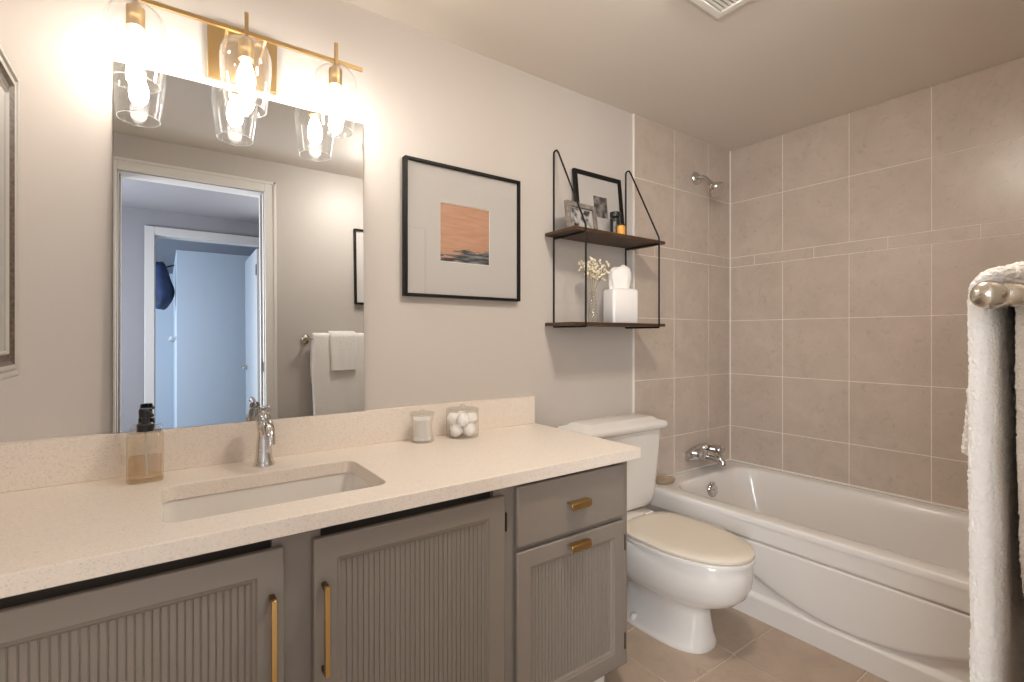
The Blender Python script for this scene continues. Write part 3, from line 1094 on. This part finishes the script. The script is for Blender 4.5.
# undermount sink
sink = thing('sink', 'white rectangular undermount sink in the quartz counter', 'sink', (cx_, cy_, 0.65))
bm = B()
hx_, hy_ = (sx1 - sx0) / 2 + 0.004, (sy1 - sy0) / 2 + 0.004
z0 = VT - 0.001
loft(bm, [
    rrect(cx_, cy_, hx_ + 0.02, hy_ + 0.02, 0.05, z0 - 0.012, 8),
    rrect(cx_, cy_, hx_ + 0.02, hy_ + 0.02, 0.05, z0, 8),
    rrect(cx_, cy_, hx_, hy_, 0.036, z0, 8),
    rrect(cx_, cy_, hx_ - 0.006, hy_ - 0.006, 0.040, z0 - 0.05, 8),
    rrect(cx_, cy_, hx_ - 0.016, hy_ - 0.014, 0.045, z0 - 0.105, 8),
    rrect(cx_, cy_, hx_ - 0.045, hy_ - 0.035, 0.045, z0 - 0.128, 8),
    rrect(cx_, cy_, 0.05, 0.04, 0.03, z0 - 0.135, 8)], False, True)
obj('bowl', bm, 'porcelain', sink, smooth=True, angle=60)
bm = B()
lathe(bm, [(0.022, 0.0), (0.022, 0.003), (0.016, 0.005), (0.0, 0.004)], (cx_, cy_, z0 - 0.135), 20, 'z', True, False)
obj('drain', bm, 'chrome', sink, smooth=True)

# faucet
fx, fy = 0.256, -0.112
fa = thing('sink_faucet', 'chrome single lever faucet behind the sink', 'faucet', (fx, fy, CT))
bm = B()
lathe(bm, [(0.029, 0.0), (0.029, 0.006), (0.0255, 0.011), (0.0245, 0.018), (0.0225, 0.024), (0.0215, 0.045), (0.0185, 0.08), (0.0165, 0.098), (0.0185, 0.104), (0.0195, 0.112), (0.0205, 0.130), (0.019, 0.142), (0.0155, 0.150), (0.0, 0.152)], (fx, fy, CT), 28, 'z', True, False)
obj('body', bm, 'chrome', fa, smooth=True, angle=35)
bm = B()
tube(bm, [(fx, fy - 0.012, CT + 0.118), (fx, fy - 0.04, CT + 0.130), (fx, fy - 0.07, CT + 0.130), (fx, fy - 0.096, CT + 0.116), (fx, fy - 0.108, CT + 0.094), (fx, fy - 0.110, CT + 0.080)], [0.016, 0.0155, 0.0145, 0.0135, 0.0125, 0.0125], 18)
obj('spout', bm, 'chrome', fa, smooth=True)
bm = B()
lathe(bm, [(0.012, 0.148), (0.016, 0.154), (0.0165, 0.163), (0.012, 0.172), (0.0, 0.175)], (fx, fy, CT), 20, 'z', True, False)
tube(bm, [(fx, fy + 0.004, CT + 0.166), (fx, fy - 0.02, CT + 0.171), (fx, fy - 0.045, CT + 0.178), (fx, fy - 0.065, CT + 0.180), (fx, fy - 0.080, CT + 0.175)], [0.009, 0.008, 0.0065, 0.0065, 0.0075], 12)
obj('lever', bm, 'chrome', fa, smooth=True)

# ------------------------------------------------------------------ soap dispenser
sd = thing('soap_dispenser', 'clear glass soap bottle with black pump on left of counter', 'soap dispenser', (-0.028, -0.098, CT))
sxp, syp = -0.028, -0.098
bm = B()
h = 0.130
w = 0.0395
loft(bm, [rrect(sxp, syp, w - 0.004, w - 0.004, 0.012, CT + 0.0005), rrect(sxp, syp, w, w, 0.013, CT + 0.005), rrect(sxp, syp, w, w, 0.013, CT + h - 0.008), rrect(sxp, syp, w - 0.006, w - 0.006, 0.012, CT + h), rrect(sxp, syp, 0.016, 0.016, 0.0155, CT + h + 0.001), rrect(sxp, syp, 0.016, 0.016, 0.0155, CT + h + 0.008)], True, False)
obj('bottle', bm, 'amber_glass', sd, smooth=True, angle=40)
bm = B()
loft(bm, [rrect(sxp, syp, w - 0.005, w - 0.005, 0.010, CT + 0.009), rrect(sxp, syp, w - 0.004, w - 0.004, 0.011, CT + 0.012), rrect(sxp, syp, w - 0.004, w - 0.004, 0.011, CT + 0.062)])
obj('liquid_soap', bm, 'soap', sd, smooth=True)
bm = B()
tube(bm, [(sxp, syp, CT + 0.13), (sxp + 0.002, syp, CT + 0.012)], 0.0028, 8)
obj('dip_tube', bm, 'label', sd, smooth=True)
bm = B()
lathe(bm, [(0.0195, 0.1315), (0.0195, 0.149), (0.017, 0.152), (0.0085, 0.155), (0.0085, 0.168), (0.0145, 0.169), (0.0155, 0.187), (0.013, 0.191), (0.0, 0.192)], (sxp, syp, CT), 24, 'z', True, False)
tube(bm, [(sxp, syp, CT + 0.180), (sxp + 0.010, syp - 0.022, CT + 0.180), (sxp + 0.014, syp - 0.032, CT + 0.175)], 0.0055, 10)
obj('pump', bm, 'black_plastic', sd, smooth=True, angle=35)['label'] = 'black pump'

# ------------------------------------------------------------------ canisters on the counter
def canister(name, label, x, y, prof, lid, n=40):
    t_ = thing(name, label, 'jar', (x, y, CT))
    bm = B()
    lathe(bm, prof, (x, y, CT), n, 'z', True, False)
    obj('glass_body', bm, 'jar_glass', t_, smooth=True, angle=50)
    bm = B()
    lathe(bm, lid, (x, y, CT), n, 'z', True, False)
    obj('lid', bm, 'jar_glass', t_, smooth=True, angle=50)
    return t_


q1x, q1y = 0.782, -0.088
canister('swab_jar', 'small waisted glass jar of cotton swabs by the backsplash', q1x, q1y,
         [(0.039, 0.0005), (0.042, 0.003), (0.042, 0.012), (0.037, 0.030), (0.035, 0.055), (0.037, 0.078), (0.041, 0.097)],
         [(0.0425, 0.0975), (0.0435, 0.102), (0.0425, 0.107), (0.023, 0.110), (0.008, 0.111), (0.0075, 0.116), (0.0, 0.119)])
q2x, q2y = 0.946, -0.096
canister('cotton_ball_jar', 'wide glass jar of cotton balls beside the swab jar', q2x, q2y,
         [(0.057, 0.0005), (0.061, 0.003), (0.062, 0.014), (0.062, 0.094), (0.060, 0.098)],
         [(0.0615, 0.0985), (0.0635, 0.103), (0.0615, 0.108), (0.034, 0.112), (0.010, 0.113), (0.011, 0.120), (0.0, 0.124)])
bm = B()
tube(bm, [(0, 0, 0.003), (0, 0, 0.082)], 0.0012, 6)
for a, b in ((0.0, 0.015), (0.070, 0.087)):
    lathe(bm, [(0.0005, a), (0.0027, a + 0.003), (0.0030, a + 0.008), (0.0020, a + 0.012), (0.0006, b)], (0, 0, 0), 7)
swab = obj('cotton_swab', bm, 'cotton', smooth=True)
tag(swab, 'white cotton swab standing packed in the small waisted jar', 'cotton swab', 'swabs in the small jar')
k = 0
for ring, cnt in ((0.0, 1), (0.0072, 6), (0.0142, 12), (0.0212, 18), (0.0282, 25)):
    for i in range(cnt):
        a = 2 * PI * i / cnt + ring * 40
        o = swab if k == 0 else swab.copy()
        if k:
            C.objects.link(o)
        o.location = (q1x + ring * math.cos(a), q1y + ring * math.sin(a), CT + 0.005)
        tilt = 0.0 + ring * 1.6
        o.rotation_euler = (0.03 * math.sin(a), -0.03 * math.cos(a), a)
        k += 1
# cotton balls
bm = B()
bmesh.ops.create_icosphere(bm, subdivisions=3, radius=0.0245)
random.seed(9)
for v in bm.verts:
    d = v.co.normalized()
    v.co += d * (0.0016 * math.sin(9 * d.x + 4 * d.z) + 0.0010 * math.sin(11 * d.y + 3 * d.x) + random.uniform(-.0004, .0004))
ball = obj('cotton_ball', bm, 'cotton', smooth=True, angle=180)
tag(ball, 'fluffy white cotton ball packed in the wide glass jar', 'cotton ball', 'cotton balls in the wide jar')
k = 0
for lay, (zz, cnt, rr, ph) in enumerate(((0.030, 4, 0.0342, 0.3), (0.069, 4, 0.0340, 1.08))):
    for i in range(cnt):
        a = ph + 2 * PI * i / cnt
        o = ball if k == 0 else ball.copy()
        if k:
            C.objects.link(o)
        o.location = (q2x + rr * math.cos(a), q2y + rr * math.sin(a), CT + zz)
        o.rotation_euler = (a, a * 2, k)
        k += 1

# ------------------------------------------------------------------ wall mirror (leans back a little on the backsplash)
mir = thing('wall_mirror', 'large frameless rectangular mirror above the vanity', 'mirror', (0.245, -0.02, 0.952))
mx0, mx1, mz0, mz1 = -0.100, 0.590, 0.952, 1.970
yb0, yt0 = -0.0262, -0.0062
bm = B()
vs = [bm.verts.new(p) for p in ((mx0, yb0, mz0), (mx1, yb0, mz0), (mx1, yt0, mz1), (mx0, yt0, mz1))]
bm.faces.new(vs)
obj('mirror_face', bm, 'mirror', mir)
bm = B()
e = 0.0006
fr = [(mx0, yb0 + e, mz0), (mx1, yb0 + e, mz0), (mx1, yt0 + e, mz1), (mx0, yt0 + e, mz1)]
loft(bm, [fr, [(x, y + 0.005, z) for x, y, z in fr]])
obj('backing', bm, 'mirror_edge', mir)

# ------------------------------------------------------------------ vanity light
vl = thing('vanity_light', 'three light brass vanity fixture with clear glass shades above mirror', 'light fixture', (0.21, 0, 2.07))
LY, LZ = -0.133, 2.092
bm = B(); box(bm, 0.118, 0.308, -0.022, -0.0005, 1.992, 2.150)
obj('backplate', bm, 'brass', vl, bevel=0.002)
bm = B(); tube(bm, [(-0.132, LY, LZ), (0.545, LY, LZ)], 0.0055, square=True)
obj('crossbar', bm, 'brass', vl)
for x in (0.158, 0.256):
    bm = B()
    tube(bm, [(x, -0.021, 2.070), (x, -0.06, 2.070), (x, -0.10, 2.074), (x, -0.122, 2.082), (x, LY, LZ)], 0.004, 8)
    obj('arm', bm, 'brass', vl, smooth=True)
for x in (-0.048, 0.206, 0.459):
    bm = B(); tube(bm, [(x, LY - 0.0085, 2.070), (x, LY - 0.0085, 2.146)], 0.0048, square=True)
    obj('stem', bm, 'brass', vl)
    bm = B()
    lathe(bm, [(0.006, 2.082), (0.012, 2.074), (0.013, 2.068), (0.0205, 2.066), (0.0205, 2.014), (0.017, 2.012)], (x, LY, 0), 28)
    obj('socket', bm, 'brass', vl, smooth=True, angle=35)
    bm = B()
    pr = [(0.0215, 2.068), (0.036, 2.0665), (0.050, 2.060), (0.060, 2.048), (0.0655, 2.032), (0.0675, 2.012), (0.0665, 1.985), (0.0635, 1.950), (0.0590, 1.912), (0.0535, 1.874)]
    pin = [(r - 0.0018, z) for r, z in reversed(pr)]
    lathe(bm, pr + [(0.0535, 1.8725), (0.0520, 1.8725)] + pin, (x, LY, 0), 48, 'z', False, False)
    obj('glass_shade', bm, 'shade_glass', vl, smooth=True, angle=70)
    bm = B()
    tube(bm, [(x + 0.0528 * math.cos(2 * PI * k / 40), LY + 0.0528 * math.sin(2 * PI * k / 40), 1.8716) for k in range(41)], 0.0013, 6, caps=False)
    obj('glass_rim', bm, 'rim_glass', vl, smooth=True, angle=180)
    bm = B()
    lathe(bm, [(0.009, 2.013), (0.012, 2.004), (0.018, 1.988), (0.0235, 1.968), (0.0245, 1.950), (0.021, 1.930), (0.012, 1.916), (0.0, 1.911)], (x, LY, 0), 24, 'z', True, False)
    obj('bulb', bm, 'bulb', vl, smooth=True, angle=180)['label'] = 'glowing clear bulb'


# ------------------------------------------------------------------ framed pictures
def frame_bm(x0, x1, z0, z1, w, y_front, y_back):
    bm = B()
    box(bm, x0, x0 + w, y_front, y_back, z0, z1)
    box(bm, x1 - w, x1, y_front, y_back, z0, z1)
    box(bm, x0 + w, x1 - w, y_front, y_back, z0, z0 + w)
    box(bm, x0 + w, x1 - w, y_front, y_back, z1 - w, z1)
    return bm


pic = thing('framed_picture', 'thin black framed orange seascape print on the wall beside the mirror', 'picture', (1.0, 0, 1.36))
px0, px1, pz0, pz1 = 0.741, 1.273, 1.366, 1.886
obj('frame', frame_bm(px0, px1, pz0, pz1, 0.011, -0.030, -0.001), 'black_frame', pic, bevel=0.001, seg=1)
bm = B()
ax0, ax1, az0, az1 = 0.892, 1.123, 1.508, 1.740
ym = -0.016
o_ = [(px0 + 0.01, pz0 + 0.01), (px1 - 0.01, pz0 + 0.01), (px1 - 0.01, pz1 - 0.01), (px0 + 0.01, pz1 - 0.01)]
i_ = [(ax0, az0), (ax1, az0), (ax1, az1), (ax0, az1)]
loft(bm, [[(x, ym + 0.004, z) for x, z in o_], [(x, ym, z) for x, z in o_], [(x, ym, z) for x, z in i_]], False, False)
loft(bm, [[(x, ym, z) for x, z in i_], [(x + (0.0025 if x == ax0 else -0.0025), ym + 0.003, z + (0.0025 if z == az0 else -0.0025)) for x, z in i_]], False, False, mi=1)
obj('mat', bm, ['mat_board', 'paper_edge'], pic)
me = B()
vs = [me.verts.new(p) for p in ((0, 0, 0), (1, 0, 0), (1, 0, 1), (0, 0, 1))]
me.faces.new(vs)
pr_ = obj('print', me, 'art', pic)
pr_.scale = (ax1 - ax0, 1, az1 - az0)
pr_.location = (ax0, ym + 0.0028, az0)
pr_['label'] = 'abstract peach sky over dark shore'
bm = B(); box(bm, px0 + 0.0105, px1 - 0.0105, -0.0225, -0.0210, pz0 + 0.0105, pz1 - 0.0105)
obj('glass_pane', bm, 'pane', pic)

# picture on the door wall, its edge seen in the mirror
pic2 = thing('framed_picture', 'slim black frame on the wall by the doorway, seen at mirror right edge', 'picture', (1.35, YF, 1.5))
qx0, qx1, qz0, qz1 = 1.094, 1.62, 1.50, 2.02
obj('frame', frame_bm(qx0, qx1, qz0, qz1, 0.011, YF + 0.001, YF + 0.030), 'black_frame', pic2)
bm = B(); box(bm, qx0 + 0.011, qx1 - 0.011, YF + 0.010, YF + 0.016, qz0 + 0.011, qz1 - 0.011)
obj('mat', bm, 'mat_board', pic2)

# ------------------------------------------------------------------ two tier wall shelf
shelf = thing('wall_shelf', 'two tier wall shelf with black rod brackets and dark wood boards', 'shelf', (1.73, 0, 1.26))
SF = -0.212
z_lo, z_up, z_top = 1.262, 1.668, 2.066
rr = 0.0042
for x in (1.482, 1.972):
    bm = B()
    pts = [(x, -0.006, z_lo - 0.004), (x, -0.006, z_top - 0.008), (x, -0.009, z_top - 0.002), (x, -0.018, z_top + 0.002), (x, -0.028, z_top), (x, -0.038, z_top - 0.014), (x, SF - 0.001, z_up + 0.028), (x, SF - 0.003, z_up + 0.016), (x, SF - 0.003, z_lo - 0.004)]
    tube(bm, pts, rr, 10)
    tube(bm, [(x, -0.006, z_lo - 0.0045), (x, SF - 0.003, z_lo - 0.0045)], rr, 10)
    tube(bm, [(x, -0.006, z_up - 0.0045), (x, SF - 0.003, z_up - 0.0045)], rr, 10)
    obj('bracket', bm, 'black_metal', shelf, smooth=True)
for z in (z_lo, z_up):
    bm = B(); box(bm, 1.424, 2.030, SF + 0.004, -0.012, z, z + 0.014)
    obj('board', bm, 'wood', shelf, bevel=0.001, seg=1)
ZU, ZL = z_up + 0.0142, z_lo + 0.0142


def leaning_frame(name, label, x0, x1, h, w, depth, y_base, lean, rot, frame_m, inner, photo):
    """frame standing on the upper shelf; local x across, z up, y depth"""
    t_ = thing(name, label, 'picture frame', ((x0 + x1) / 2, y_base, ZU))
    hw = (x1 - x0) / 2
    R_ = Matrix.Translation(((x0 + x1) / 2, y_base, ZU)) @ Matrix.Rotation(rot, 4, 'Z') @ Matrix.Rotation(lean, 4, 'X')
    b1 = frame_bm(-hw, hw, 0, h, w, -depth, 0)
    b1.transform(R_)
    obj('frame', b1, frame_m, t_, bevel=0.0012, seg=1)
    b2 = B(); box(b2, -hw + w, hw - w, -depth * 0.5, -depth * 0.3, w, h - w); b2.transform(R_)
    obj('mat', b2, 'mat_board', t_)
    a0, a1, c0, c1 = photo
    b3 = B(); box(b3, a0, a1, -depth * 0.5 - 0.0012, -depth * 0.5 - 0.0002, c0, c1); b3.transform(R_)
    obj('photo', b3, inner, t_)
    b4 = B(); box(b4, -hw + w, hw - w, -depth * 0.72, -depth * 0.66, w, h - w); b4.transform(R_)
    obj('glass_pane', b4, 'pane', t_)
    return t_


leaning_frame('picture_frame', 'black picture frame with small dark photo leaning at back of upper shelf', 1.588, 1.912, 0.327, 0.021, 0.016, -0.045, math.radians(-6), 0, 'black_frame', 'photo2', (-0.040, 0.052, 0.110, 0.215))
leaning_frame('picture_frame', 'small grey weathered photo frame standing on the upper shelf', 1.460, 1.656, 0.135, 0.022, 0.018, -0.110, math.radians(-8), math.radians(4), 'grey_frame', 'photo1', (-0.072, 0.060, 0.026, 0.108))

bt = thing('bottle', 'small black bottle with black cap on the upper shelf', 'bottle', (1.772, -0.115, ZU))
bm = B()
lathe(bm, [(0.023, 0), (0.0245, 0.002), (0.0245, 0.092), (0.018, 0.097), (0.012, 0.099)], (1.772, -0.115, ZU), 28)
obj('body', bm, 'black_plastic', bt, smooth=True, angle=35)
bm = B()
lathe(bm, [(0.0235, 0.0995), (0.0245, 0.101), (0.0245, 0.121), (0.023, 0.124), (0.0, 0.125)], (1.772, -0.115, ZU), 28, 'z', True, False)
obj('cap', bm, 'black_plastic', bt, smooth=True, angle=35)
bm = B()
a0 = -2.75
prr = [[(1.772 + 0.0249 * math.cos(a0 + 0.5 * k / 6), -0.115 + 0.0249 * math.sin(a0 + 0.5 * k / 6), ZU + z) for k in range(7)] for z in (0.010, 0.075)]
loft(bm, prr, False, False, False)
obj('label', bm, 'grey_frame', bt)
cj = thing('candle_jar', 'small amber jar with black lid beside the black bottle on shelf', 'jar', (1.757, -0.166, ZU))
bm = B()
lathe(bm, [(0.018, 0), (0.0195, 0.002), (0.0195, 0.046), (0.018, 0.048)], (1.757, -0.166, ZU), 28)
obj('body', bm, 'amber', cj, smooth=True, angle=35)
bm = B()
lathe(bm, [(0.0188, 0.0485), (0.0192, 0.050), (0.0192, 0.055), (0.0, 0.056)], (1.757, -0.166, ZU), 28, 'z', True, False)
obj('lid', bm, 'black_plastic', cj, smooth=True, angle=35)

# tissue box on the lower shelf
tb = thing('tissue_box', 'white square tissue box with tissue pulled up on lower shelf', 'tissue box', (1.80, -0.115, ZL))
tx_, ty_ = 1.795, -0.128
bm = B()
bxh, byh, bh = 0.073, 0.046, 0.164
loft(bm, [rrect(tx_, ty_, bxh - 0.004, byh - 0.004, 0.012, ZL), rrect(tx_, ty_, bxh, byh, 0.014, ZL + 0.004), rrect(tx_, ty_, bxh, byh, 0.014, ZL + bh - 0.012), rrect(tx_, ty_, bxh - 0.003, byh - 0.003, 0.013, ZL + bh - 0.004), rrect(tx_, ty_, bxh - 0.012, byh - 0.012, 0.012, ZL + bh)])
bmesh.ops.rotate(bm, verts=bm.verts, cent=(tx_, ty_, ZL), matrix=Matrix.Rotation(math.radians(-11), 3, 'Z'))
obj('box', bm, 'box', tb, smooth=True, angle=50)
bm = B()
rings = []
for d, w, th in ((0.0, 0.050, 0.018), (0.02, 0.056, 0.023), (0.05, 0.061, 0.027), (0.078, 0.056, 0.024), (0.098, 0.046, 0.016), (0.106, 0.030, 0.008)):
    ring = []
    for k in range(40):
        a = 2 * PI * k / 40
        wob = 1 + 0.09 * math.sin(5 * a + d * 30) + 0.05 * math.sin(9 * a - d * 20)
        ring.append((tx_ - 0.004 + w * math.cos(a) * wob, ty_ + th * math.sin(a) * wob + 0.004 * math.sin(3 * a), ZL + bh + 0.0005 + d + (0.009 * math.sin(a + 1.2) + 0.004 * math.sin(3 * a)) * (d / 0.1)))
    rings.append(ring)
loft(bm, rings)
bmesh.ops.rotate(bm, verts=bm.verts, cent=(tx_, ty_, ZL), matrix=Matrix.Rotation(math.radians(-11), 3, 'Z'))
obj('tissue', bm, 'tissue', tb, smooth=True, angle=50)['label'] = 'crumpled tissue sticking up'

# vase with dried flowers
vx_, vy_ = 1.614, -0.125
va = thing('bud_vase', 'slim clear glass bud vase on the lower shelf beside the tissue box', 'vase', (vx_, vy_, ZL))
bm = B()
pr = [(0.018, 0.0005), (0.021, 0.003), (0.0235, 0.035), (0.021, 0.07), (0.0155, 0.105), (0.013, 0.125), (0.016, 0.142)]
lathe(bm, pr + [(r - 0.0016, z) for r, z in reversed(pr[1:])] , (vx_, vy_, ZL), 28, 'z', True, True)
obj('glass_body', bm, 'jar_glass', va, smooth=True, angle=70)
random.seed(21)
fl_src = None
for k in range(9):
    t_ = thing('dried_flower', 'sprig of tiny cream dried flowers in the slim glass vase', 'flower', (vx_, vy_, ZL + 0.006), 'dried flower sprigs in the vase')
    a = 2 * PI * k / 9 + 0.3
    rad = random.uniform(0.022, 0.070)
    tipz = ZL + random.uniform(0.235, 0.295)
    tip = Vector((vx_ + rad * math.cos(a), vy_ + rad * 0.8 * math.sin(a), tipz))
    base = Vector((vx_ + 0.006 * math.cos(a + 2.5), vy_ + 0.006 * math.sin(a + 2.5), ZL + 0.008))
    neck = Vector((vx_ + 0.005 * math.cos(a), vy_ + 0.005 * math.sin(a), ZL + 0.138))
    bm = B()
    tube(bm, [base, neck, neck.lerp(tip, 0.5) + Vector((0, 0, 0.008)), tip], 0.0009, 5)
    heads = []
    for q in range(13):
        st = neck.lerp(tip, 0.45 + 0.04 * q)
        e_ = st + Vector((random.uniform(-.024, .024), random.uniform(-.020, .020), random.uniform(0.004, .028)))
        tube(bm, [st, e_], 0.0006, 4)
        heads.append(e_)
    obj('stem', bm, 'stem', t_)
    bm = B()
    for h_ in heads + [tip]:
        for q in range(3):
            c_ = h_ + Vector((random.uniform(-.004, .004), random.uniform(-.004, .004), random.uniform(-.004, .004)))
            bmesh.ops.create_icosphere(bm, subdivisions=1, radius=random.uniform(0.0032, 0.0052), matrix=Matrix.Translation(c_))
    obj('blossoms', bm, 'flower', t_, smooth=True, angle=180)

# ------------------------------------------------------------------ medicine cabinet on the left wall
mc = thing('medicine_cabinet', 'pewter framed mirrored medicine cabinet on the side wall at photo left', 'medicine cabinet', (XL, -0.55, 1.14))
fx_ = -0.243
my1, my0 = -0.252, -0.74
mz0_, mz1_ = 1.130, 1.772
bm = B(); box(bm, XL + 0.0005, fx_ - 0.020, my0 + 0.012, my1 - 0.012, mz0_ + 0.014, mz1_ - 0.014)
obj('box', bm, 'white_trim', mc)


def ringyz(x, ins):
    return [(x, my0 + ins, mz0_ + ins), (x, my1 - ins, mz0_ + ins), (x, my1 - ins, mz1_ - ins), (x, my0 + ins, mz1_ - ins)]


bm = B()
loft(bm, [ringyz(fx_ - 0.020, 0.002), ringyz(fx_ - 0.004, 0.0), ringyz(fx_, 0.004), ringyz(fx_ - 0.001, 0.010), ringyz(fx_ - 0.006, 0.013), ringyz(fx_ - 0.003, 0.018), ringyz(fx_ - 0.004, 0.026)], True, False)
dr_ = obj('door_frame', bm, 'molding', mc)
bm = B()
loft(bm, [ringyz(fx_ - 0.004, 0.026), ringyz(fx_ - 0.010, 0.034), ringyz(fx_ - 0.012, 0.046)], False, False)
obj('inlay', bm, 'molding_dark', dr_)
bm = B()
loft(bm, [ringyz(fx_ - 0.012, 0.046), ringyz(fx_ - 0.008, 0.050), ringyz(fx_ - 0.012, 0.055)], False, False)
obj('bead', bm, 'molding', dr_)
bm = B()
vs = [bm.verts.new(p) for p in ringyz(fx_ - 0.012, 0.054)]
bm.faces.new(vs)
obj('mirror_pane', bm, 'mirror', dr_)

# ------------------------------------------------------------------ towel bar and towels on the door wall
BY, BZ = -1.603, 1.262
bx0, bx1 = 0.772, 1.40
bar = thing('towel_bar', 'satin nickel towel bar with ball end beside the doorway', 'towel bar', (0.9, YF, BZ))
bm = B(); tube(bm, [(bx0, BY, BZ), (bx1, BY, BZ)], 0.0085, 16)
obj('rail', bm, 'nickel', bar, smooth=True)
for x, s in ((bx0, -1), (bx1, 1)):
    bm = B()
    lathe(bm, [(0.028, 0.0005), (0.028, 0.006), (0.022, 0.012), (0.012, 0.018), (0.009, 0.034), (0.0105, 0.050), (0.0135, 0.058), (0.0135, 0.077 + 0.008), (0.010, 0.092), (0.0, 0.094)], (x, YF, BZ), 24, 'y', True, False)
    lathe(bm, [(0.0100, 0.0), (0.0115, 0.010 * s), (0.0150, 0.0115 * s), (0.0155, 0.0145 * s), (0.0125, 0.016 * s), (0.0150, 0.020 * s), (0.0155, 0.025 * s), (0.0130, 0.032 * s), (0.0075, 0.036 * s), (0.0, 0.0375 * s)], (x, BY, BZ), 24, 'x', True, False)
    obj('post', bm, 'nickel', bar, smooth=True, angle=40)


def towel(name, label, x0, x1, zf, zb, yf_top, yf_bot, yb_top, yb_bot, th, m, seed, nx=26, over=0.02, cut=0.0):
    """a thick folded towel draped over the bar, front (room side) and back (wall side) panels"""
    random.seed(seed)
    path = []
    nz = 34
    ztop = BZ + over - 0.012
    for k in range(nz + 1):
        f = k / nz
        path.append((yf_bot + (yf_top - yf_bot) * f ** 0.8, zf + (ztop - zf) * f))
    ymid = (yf_top + yb_top) / 2
    ry = (yf_top - yb_top) / 2
    for k in range(1, 12):
        a = PI * k / 12
        path.append((ymid + ry * math.cos(a), ztop + ry * math.sin(a) * 0.85))
    nb = 18
    for k in range(nb + 1):
        f = k / nb
        path.append((yb_top + (yb_bot - yb_top) * f, ztop + (zb - ztop) * f))
    # offsets to both sides of the path make a closed, rounded section
    P = [Vector((y, z)) for y, z in path]
    nrm = []
    for i in range(len(P)):
        a = P[max(0, i - 1)]
        b = P[min(len(P) - 1, i + 1)]
        t = (b - a).normalized()
        nrm.append(Vector((t.y, -t.x)))
    rings = []
    ph1, ph2 = random.uniform(0, 6), random.uniform(0, 6)
    L_ = x1 - x0
    ends = [0.0, 0.001, 0.003, 0.006, 0.010, 0.015]
    offs = ends + [0.015 + (L_ - 0.03) * k / nx for k in range(1, nx)] + [L_ - e_ for e_ in reversed(ends)]
    for off in offs:
        u = off / L_
        x = x0 + off
        dd = min(1.0, min(off, L_ - off) / 0.015)
        edge = math.sqrt(max(0.0, 1 - (1 - dd) ** 2))
        ring_o, ring_i = [], []
        for i, (p, nn) in enumerate(zip(P, nrm)):
            hang = max(0.0, (ztop - p.y)) / 0.6
            wv = (0.004 * math.sin(9 * u + ph1) + 0.003 * math.sin(17 * u + ph2)) * min(1, hang * 1.5)
            jit = 0.0010
            dx = 0.006 * math.sin(7 * p.y + ph1) * (1 if u < 0.5 else -1) * (1 - edge * 0.5) + cut * max(0.0, (i - nz - 11) / nb - 0.5) ** 2 * 4 * (1 if u < 0.5 else 0) * (1 - u)
            hth = th / 2 * (0.12 + 0.88 * edge) * (0.80 + 0.20 * min(1, hang * 2))
            o1 = p + nn * (hth + random.uniform(-jit, jit)) + Vector((wv, 0))
            o2 = p - nn * (hth + random.uniform(-jit, jit)) + Vector((wv, 0))
            ring_o.append((x + dx + random.uniform(-jit, jit), o1.x, o1.y))
            ring_i.append((x + dx + random.uniform(-jit, jit), o2.x, o2.y))
        rings.append(ring_o + list(reversed(ring_i)))
    bm = B()
    vr = loft(bm, rings, False, False)
    nn_ = len(vr[0])
    for ring in (vr[0], vr[-1]):        # close each folded edge as a strip, so the two hanging layers stay apart
        for i in range(nn_ // 2 - 1):
            bm.faces.new((ring[i], ring[i + 1], ring[nn_ - 2 - i], ring[nn_ - 1 - i]))
    o = obj(name, bm, m, smooth=True, sub=3, angle=180)
    tx = bpy.data.textures.new(name + '_pile', 'CLOUDS')
    tx.noise_scale = 0.0042
    tx.noise_depth = 2
    dm = o.modifiers.new('pile', 'DISPLACE')
    dm.texture = tx
    dm.texture_coords = 'LOCAL'
    dm.strength = 0.0042
    dm.mid_level = 0.5
    return tag(o, label, 'towel')


towel('bath_towel', 'large white terry bath towel hanging over the nickel bar', 0.797, 1.30, 0.42, 0.83, -1.5860, -1.5835, -1.6260, -1.629, 0.030, 'towel', 5, cut=0.04)
towel('hand_towel', 'small white towel folded over the large bath towel on the bar', 0.900, 1.065, 1.052, 1.10, -1.566, -1.5545, -1.652, -1.653, 0.014, 'towel_small', 8, nx=18, over=0.020)
